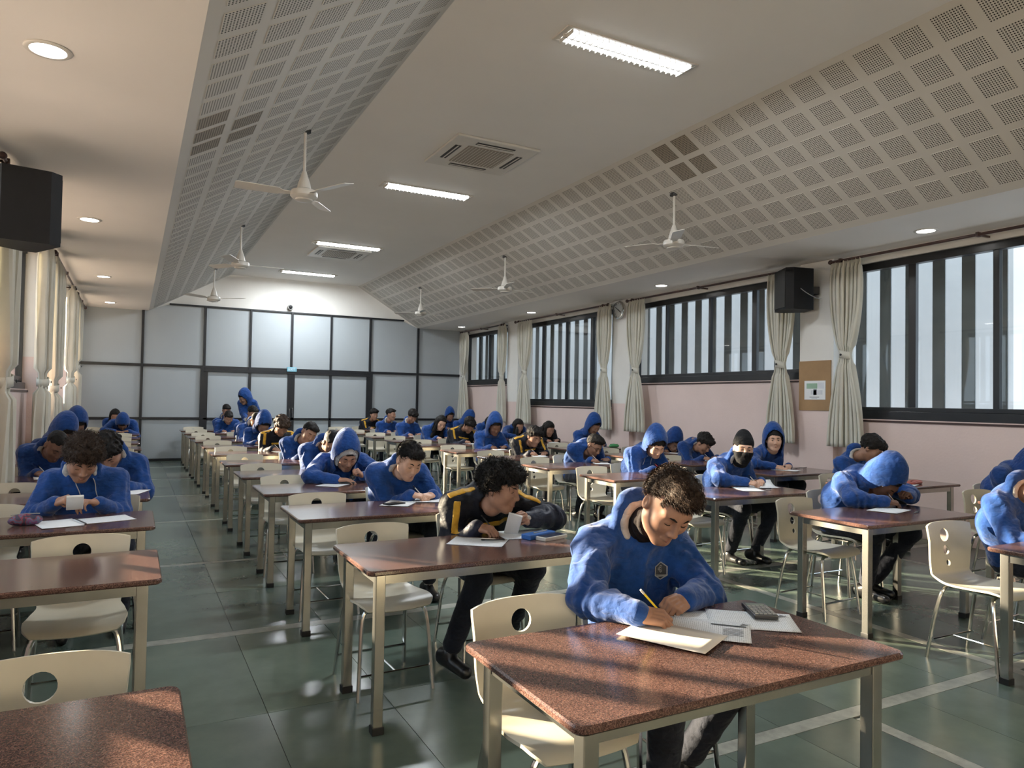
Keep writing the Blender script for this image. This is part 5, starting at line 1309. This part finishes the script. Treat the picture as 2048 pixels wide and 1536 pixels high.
MB().box(-0.065, 0.10, -0.068, -0.006, 0.0195, 0.0225, 0.001).build('dark_lid', simple('box_navy', (0.012, 0.02, 0.05), 0.25), bx)
MB().tube([(-0.05, 0.035, 0.03), (0.07, 0.045, 0.03)], 0.004, 6).build('inner_pen', M['badge_line'], bx, True)
# third, fourth desks
paper(1.74, 5.02, -35, 'answer sheet under a dark phone on the third centre-left desk'); paper(1.97, 5.09, 70, 'printed sheet under the writing hand on the third centre-left desk', dz=0.003)
ph = tag(empty('phone', (1.69, 4.985, DESK_Z + 0.004), math.radians(20)), 'dark phone lying on the paper on the third centre-left desk', 'phone')
MB().box(-0.075, 0.075, -0.038, 0.038, 0, 0.009, 0.003).build('body', M['black_plastic'], ph); MB().box(-0.07, 0.07, -0.034, 0.034, 0.0085, 0.0095, 0.0002).build('screen', M['slot'], ph)
paper(1.58, 6.30, -40, 'white sheet before the hooded student with fist at chin')
er = calc((1.70, 6.36, DESK_Z + 0.004), (0, 0, 1.2), 'black', 'dark calculator before the hooded student with fist at chin', False)
# left column
paper(-0.365, 4.935, 16, 'left one of two white sheets before the student with the calculator', mat='paper'); paper(-0.13, 5.0, -72, 'right one of two white sheets before the student with the calculator')
loose_pen((-0.215, 4.84), (-0.285, 5.06), 'black', 'dark pencil lying between two white sheets on the left desk')
pc = tag(empty('pencil_case', (-0.525, 4.96, DESK_Z), 0.2), 'purple and grey patterned pencil case on the left desk', 'pencil case')
def pouch(name, lx, ly, lz, mat, parent, loc=(0, 0, 0)):
    V, Q = surf(lambda P: np.maximum(ell(P, (0, 0, lz * 0.42), (lx, ly, lz * 0.62)) + (vnoise(P, 28, 4) - 0.5) * 0.012, 0.001 - P[:, 2]), (-lx - .02, -ly - .02, 0), (lx + .02, ly + .02, lz * 1.2), 0.004)
    return np_mesh(name, V, Q, mat, parent, loc)
def camo():
    t = NT('patterned_pouch'); c = t.coord(); t.set(col=t.ramp(t.noise(c, 30, 1), [(0.40, (0.035, 0.03, 0.06)), (0.47, (0.20, 0.04, 0.07)), (0.55, (0.10, 0.12, 0.20)), (0.63, (0.16, 0.05, 0.14))]), rough=0.6)
    for e in t.t.nodes: 
        if e.type == 'VALTORGB': e.color_ramp.interpolation = 'CONSTANT'
    return t.m
pouch('pouch_body', 0.085, 0.04, 0.062, camo(), pc); MB().tube([(-0.07, 0, 0.062), (0, 0.004, 0.066), (0.07, 0, 0.062)], 0.003, 5).build('zip', M['badge_line'], pc, True)
paper(0.0, 6.34, -20, 'white sheet at the aisle end of the fourth left desk', mat='paper')
# right half of the hall
paper(4.97, 3.40, -75, 'answer sheet under the hunched hooded student'); loose_pen((5.00, 3.228), (5.11, 3.26), 'black', 'pen lying at the edge of the hunched student\'s desk')
paper(4.95, 4.75, -25, 'small sheet under the pen of the masked student', mat='paper'); bk = paper(5.22, 4.86, 70, 'curled open booklet before the masked student', lift=0.14, curl=0.004, dz=0.003)
loose_pen((5.035, 4.70), (5.16, 4.68), 'black', 'dark pen lying before the masked student')
rp = tag(empty('pencil_pouch', (6.98, 4.50, DESK_Z), 0.3), 'red-brown flat pouch on the desk by the right wall', 'pencil pouch'); pouch('pouch_body', 0.15, 0.06, 0.035, simple('red_leather', (0.30, 0.06, 0.035), 0.5), rp); MB().tube([(-0.12, 0, 0.034), (0.12, 0.01, 0.034)], 0.003, 5).build('zip', M['rod'], rp, True)
paper(6.78, 4.52, 20, 'white sheet beside the red-brown pouch', mat='paper')
ks = tag(empty('spectacles', (7.10, 5.93, DESK_Z), 0.4), 'dark spectacles on the desk of the hooded student looking at the camera', 'spectacles')
for s_ in (-1, 1):
    MB().tube([(s_ * 0.034 + 0.024 * math.cos(t), 0, 0.02 + 0.018 * math.sin(t)) for t in np.linspace(0, 2 * PI, 13)], 0.0022, 5).build('rim', M['lens'], ks, True)
    MB().tube([(s_ * 0.062, 0, 0.028), (s_ * 0.064, 0.07, 0.024), (s_ * 0.06, 0.13, 0.004)], 0.002, 5).build('temple', M['lens'], ks, True)
MB().tube([(-0.012, 0, 0.024), (0.012, 0, 0.024)], 0.002, 5).build('bridge', M['lens'], ks, True)
gc_ = tag(empty('pencil_case', (7.33, 10.08, DESK_Z), 0.1), 'green pencil case on a desk by the right wall', 'pencil case'); pouch('pouch_body', 0.11, 0.045, 0.06, simple('green_cloth', (0.06, 0.28, 0.10), 0.6), gc_); MB().tube([(-0.09, 0, 0.058), (0.09, 0, 0.058)], 0.003, 5).build('zip', M['rod'], gc_, True)
bt = tag(empty('bottle', (7.07, 13.12, DESK_Z)), 'dark bottle standing before the long-haired girl', 'bottle')
MB().lathe([(0.034, 0), (0.037, 0.006), (0.037, 0.17), (0.030, 0.195), (0.018, 0.205)], 18).build('bottle_body', M['black_plastic'], bt, True); MB().lathe([(0.020, 0.203), (0.020, 0.235), (0.017, 0.238)], 16).build('cap', M['slot'], bt, True)
pd_ = calc((5.32, 7.56, DESK_Z + 0.005), (0, 0, 1.4), 'black', 'dark calculator under the hand of the student in glasses', False, (0.08, 0.16))
done = {('B', 0), ('B', 1), ('B', 2), ('B', 3), ('A', 2), ('C', 1), ('C', 2)}
for (c, r, s), _ in list(SEATED.items()):
    if (c, r) in done or r > 12: continue
    sp = next(q for q in SPECS if abs(q['yd'] - ROWS[c][r]) < 1e-6 and abs(q['x'] - seat_x(c, s)) < 0.35 and not q.get('stand'))
    lb = ('exam paper before the ' + sp['label']).split()[:16]
    while lb[-1] in ('the', 'in', 'with', 'and', 'of', 'a', 'at', 'by', 'along'): lb = lb[:-1]
    paper(sp['head'][0] - 0.04, sp['yd'] + DD - 0.24, random.uniform(-25, 25), ' '.join(lb), 'print' if r % 2 else 'paper')
place_furniture()
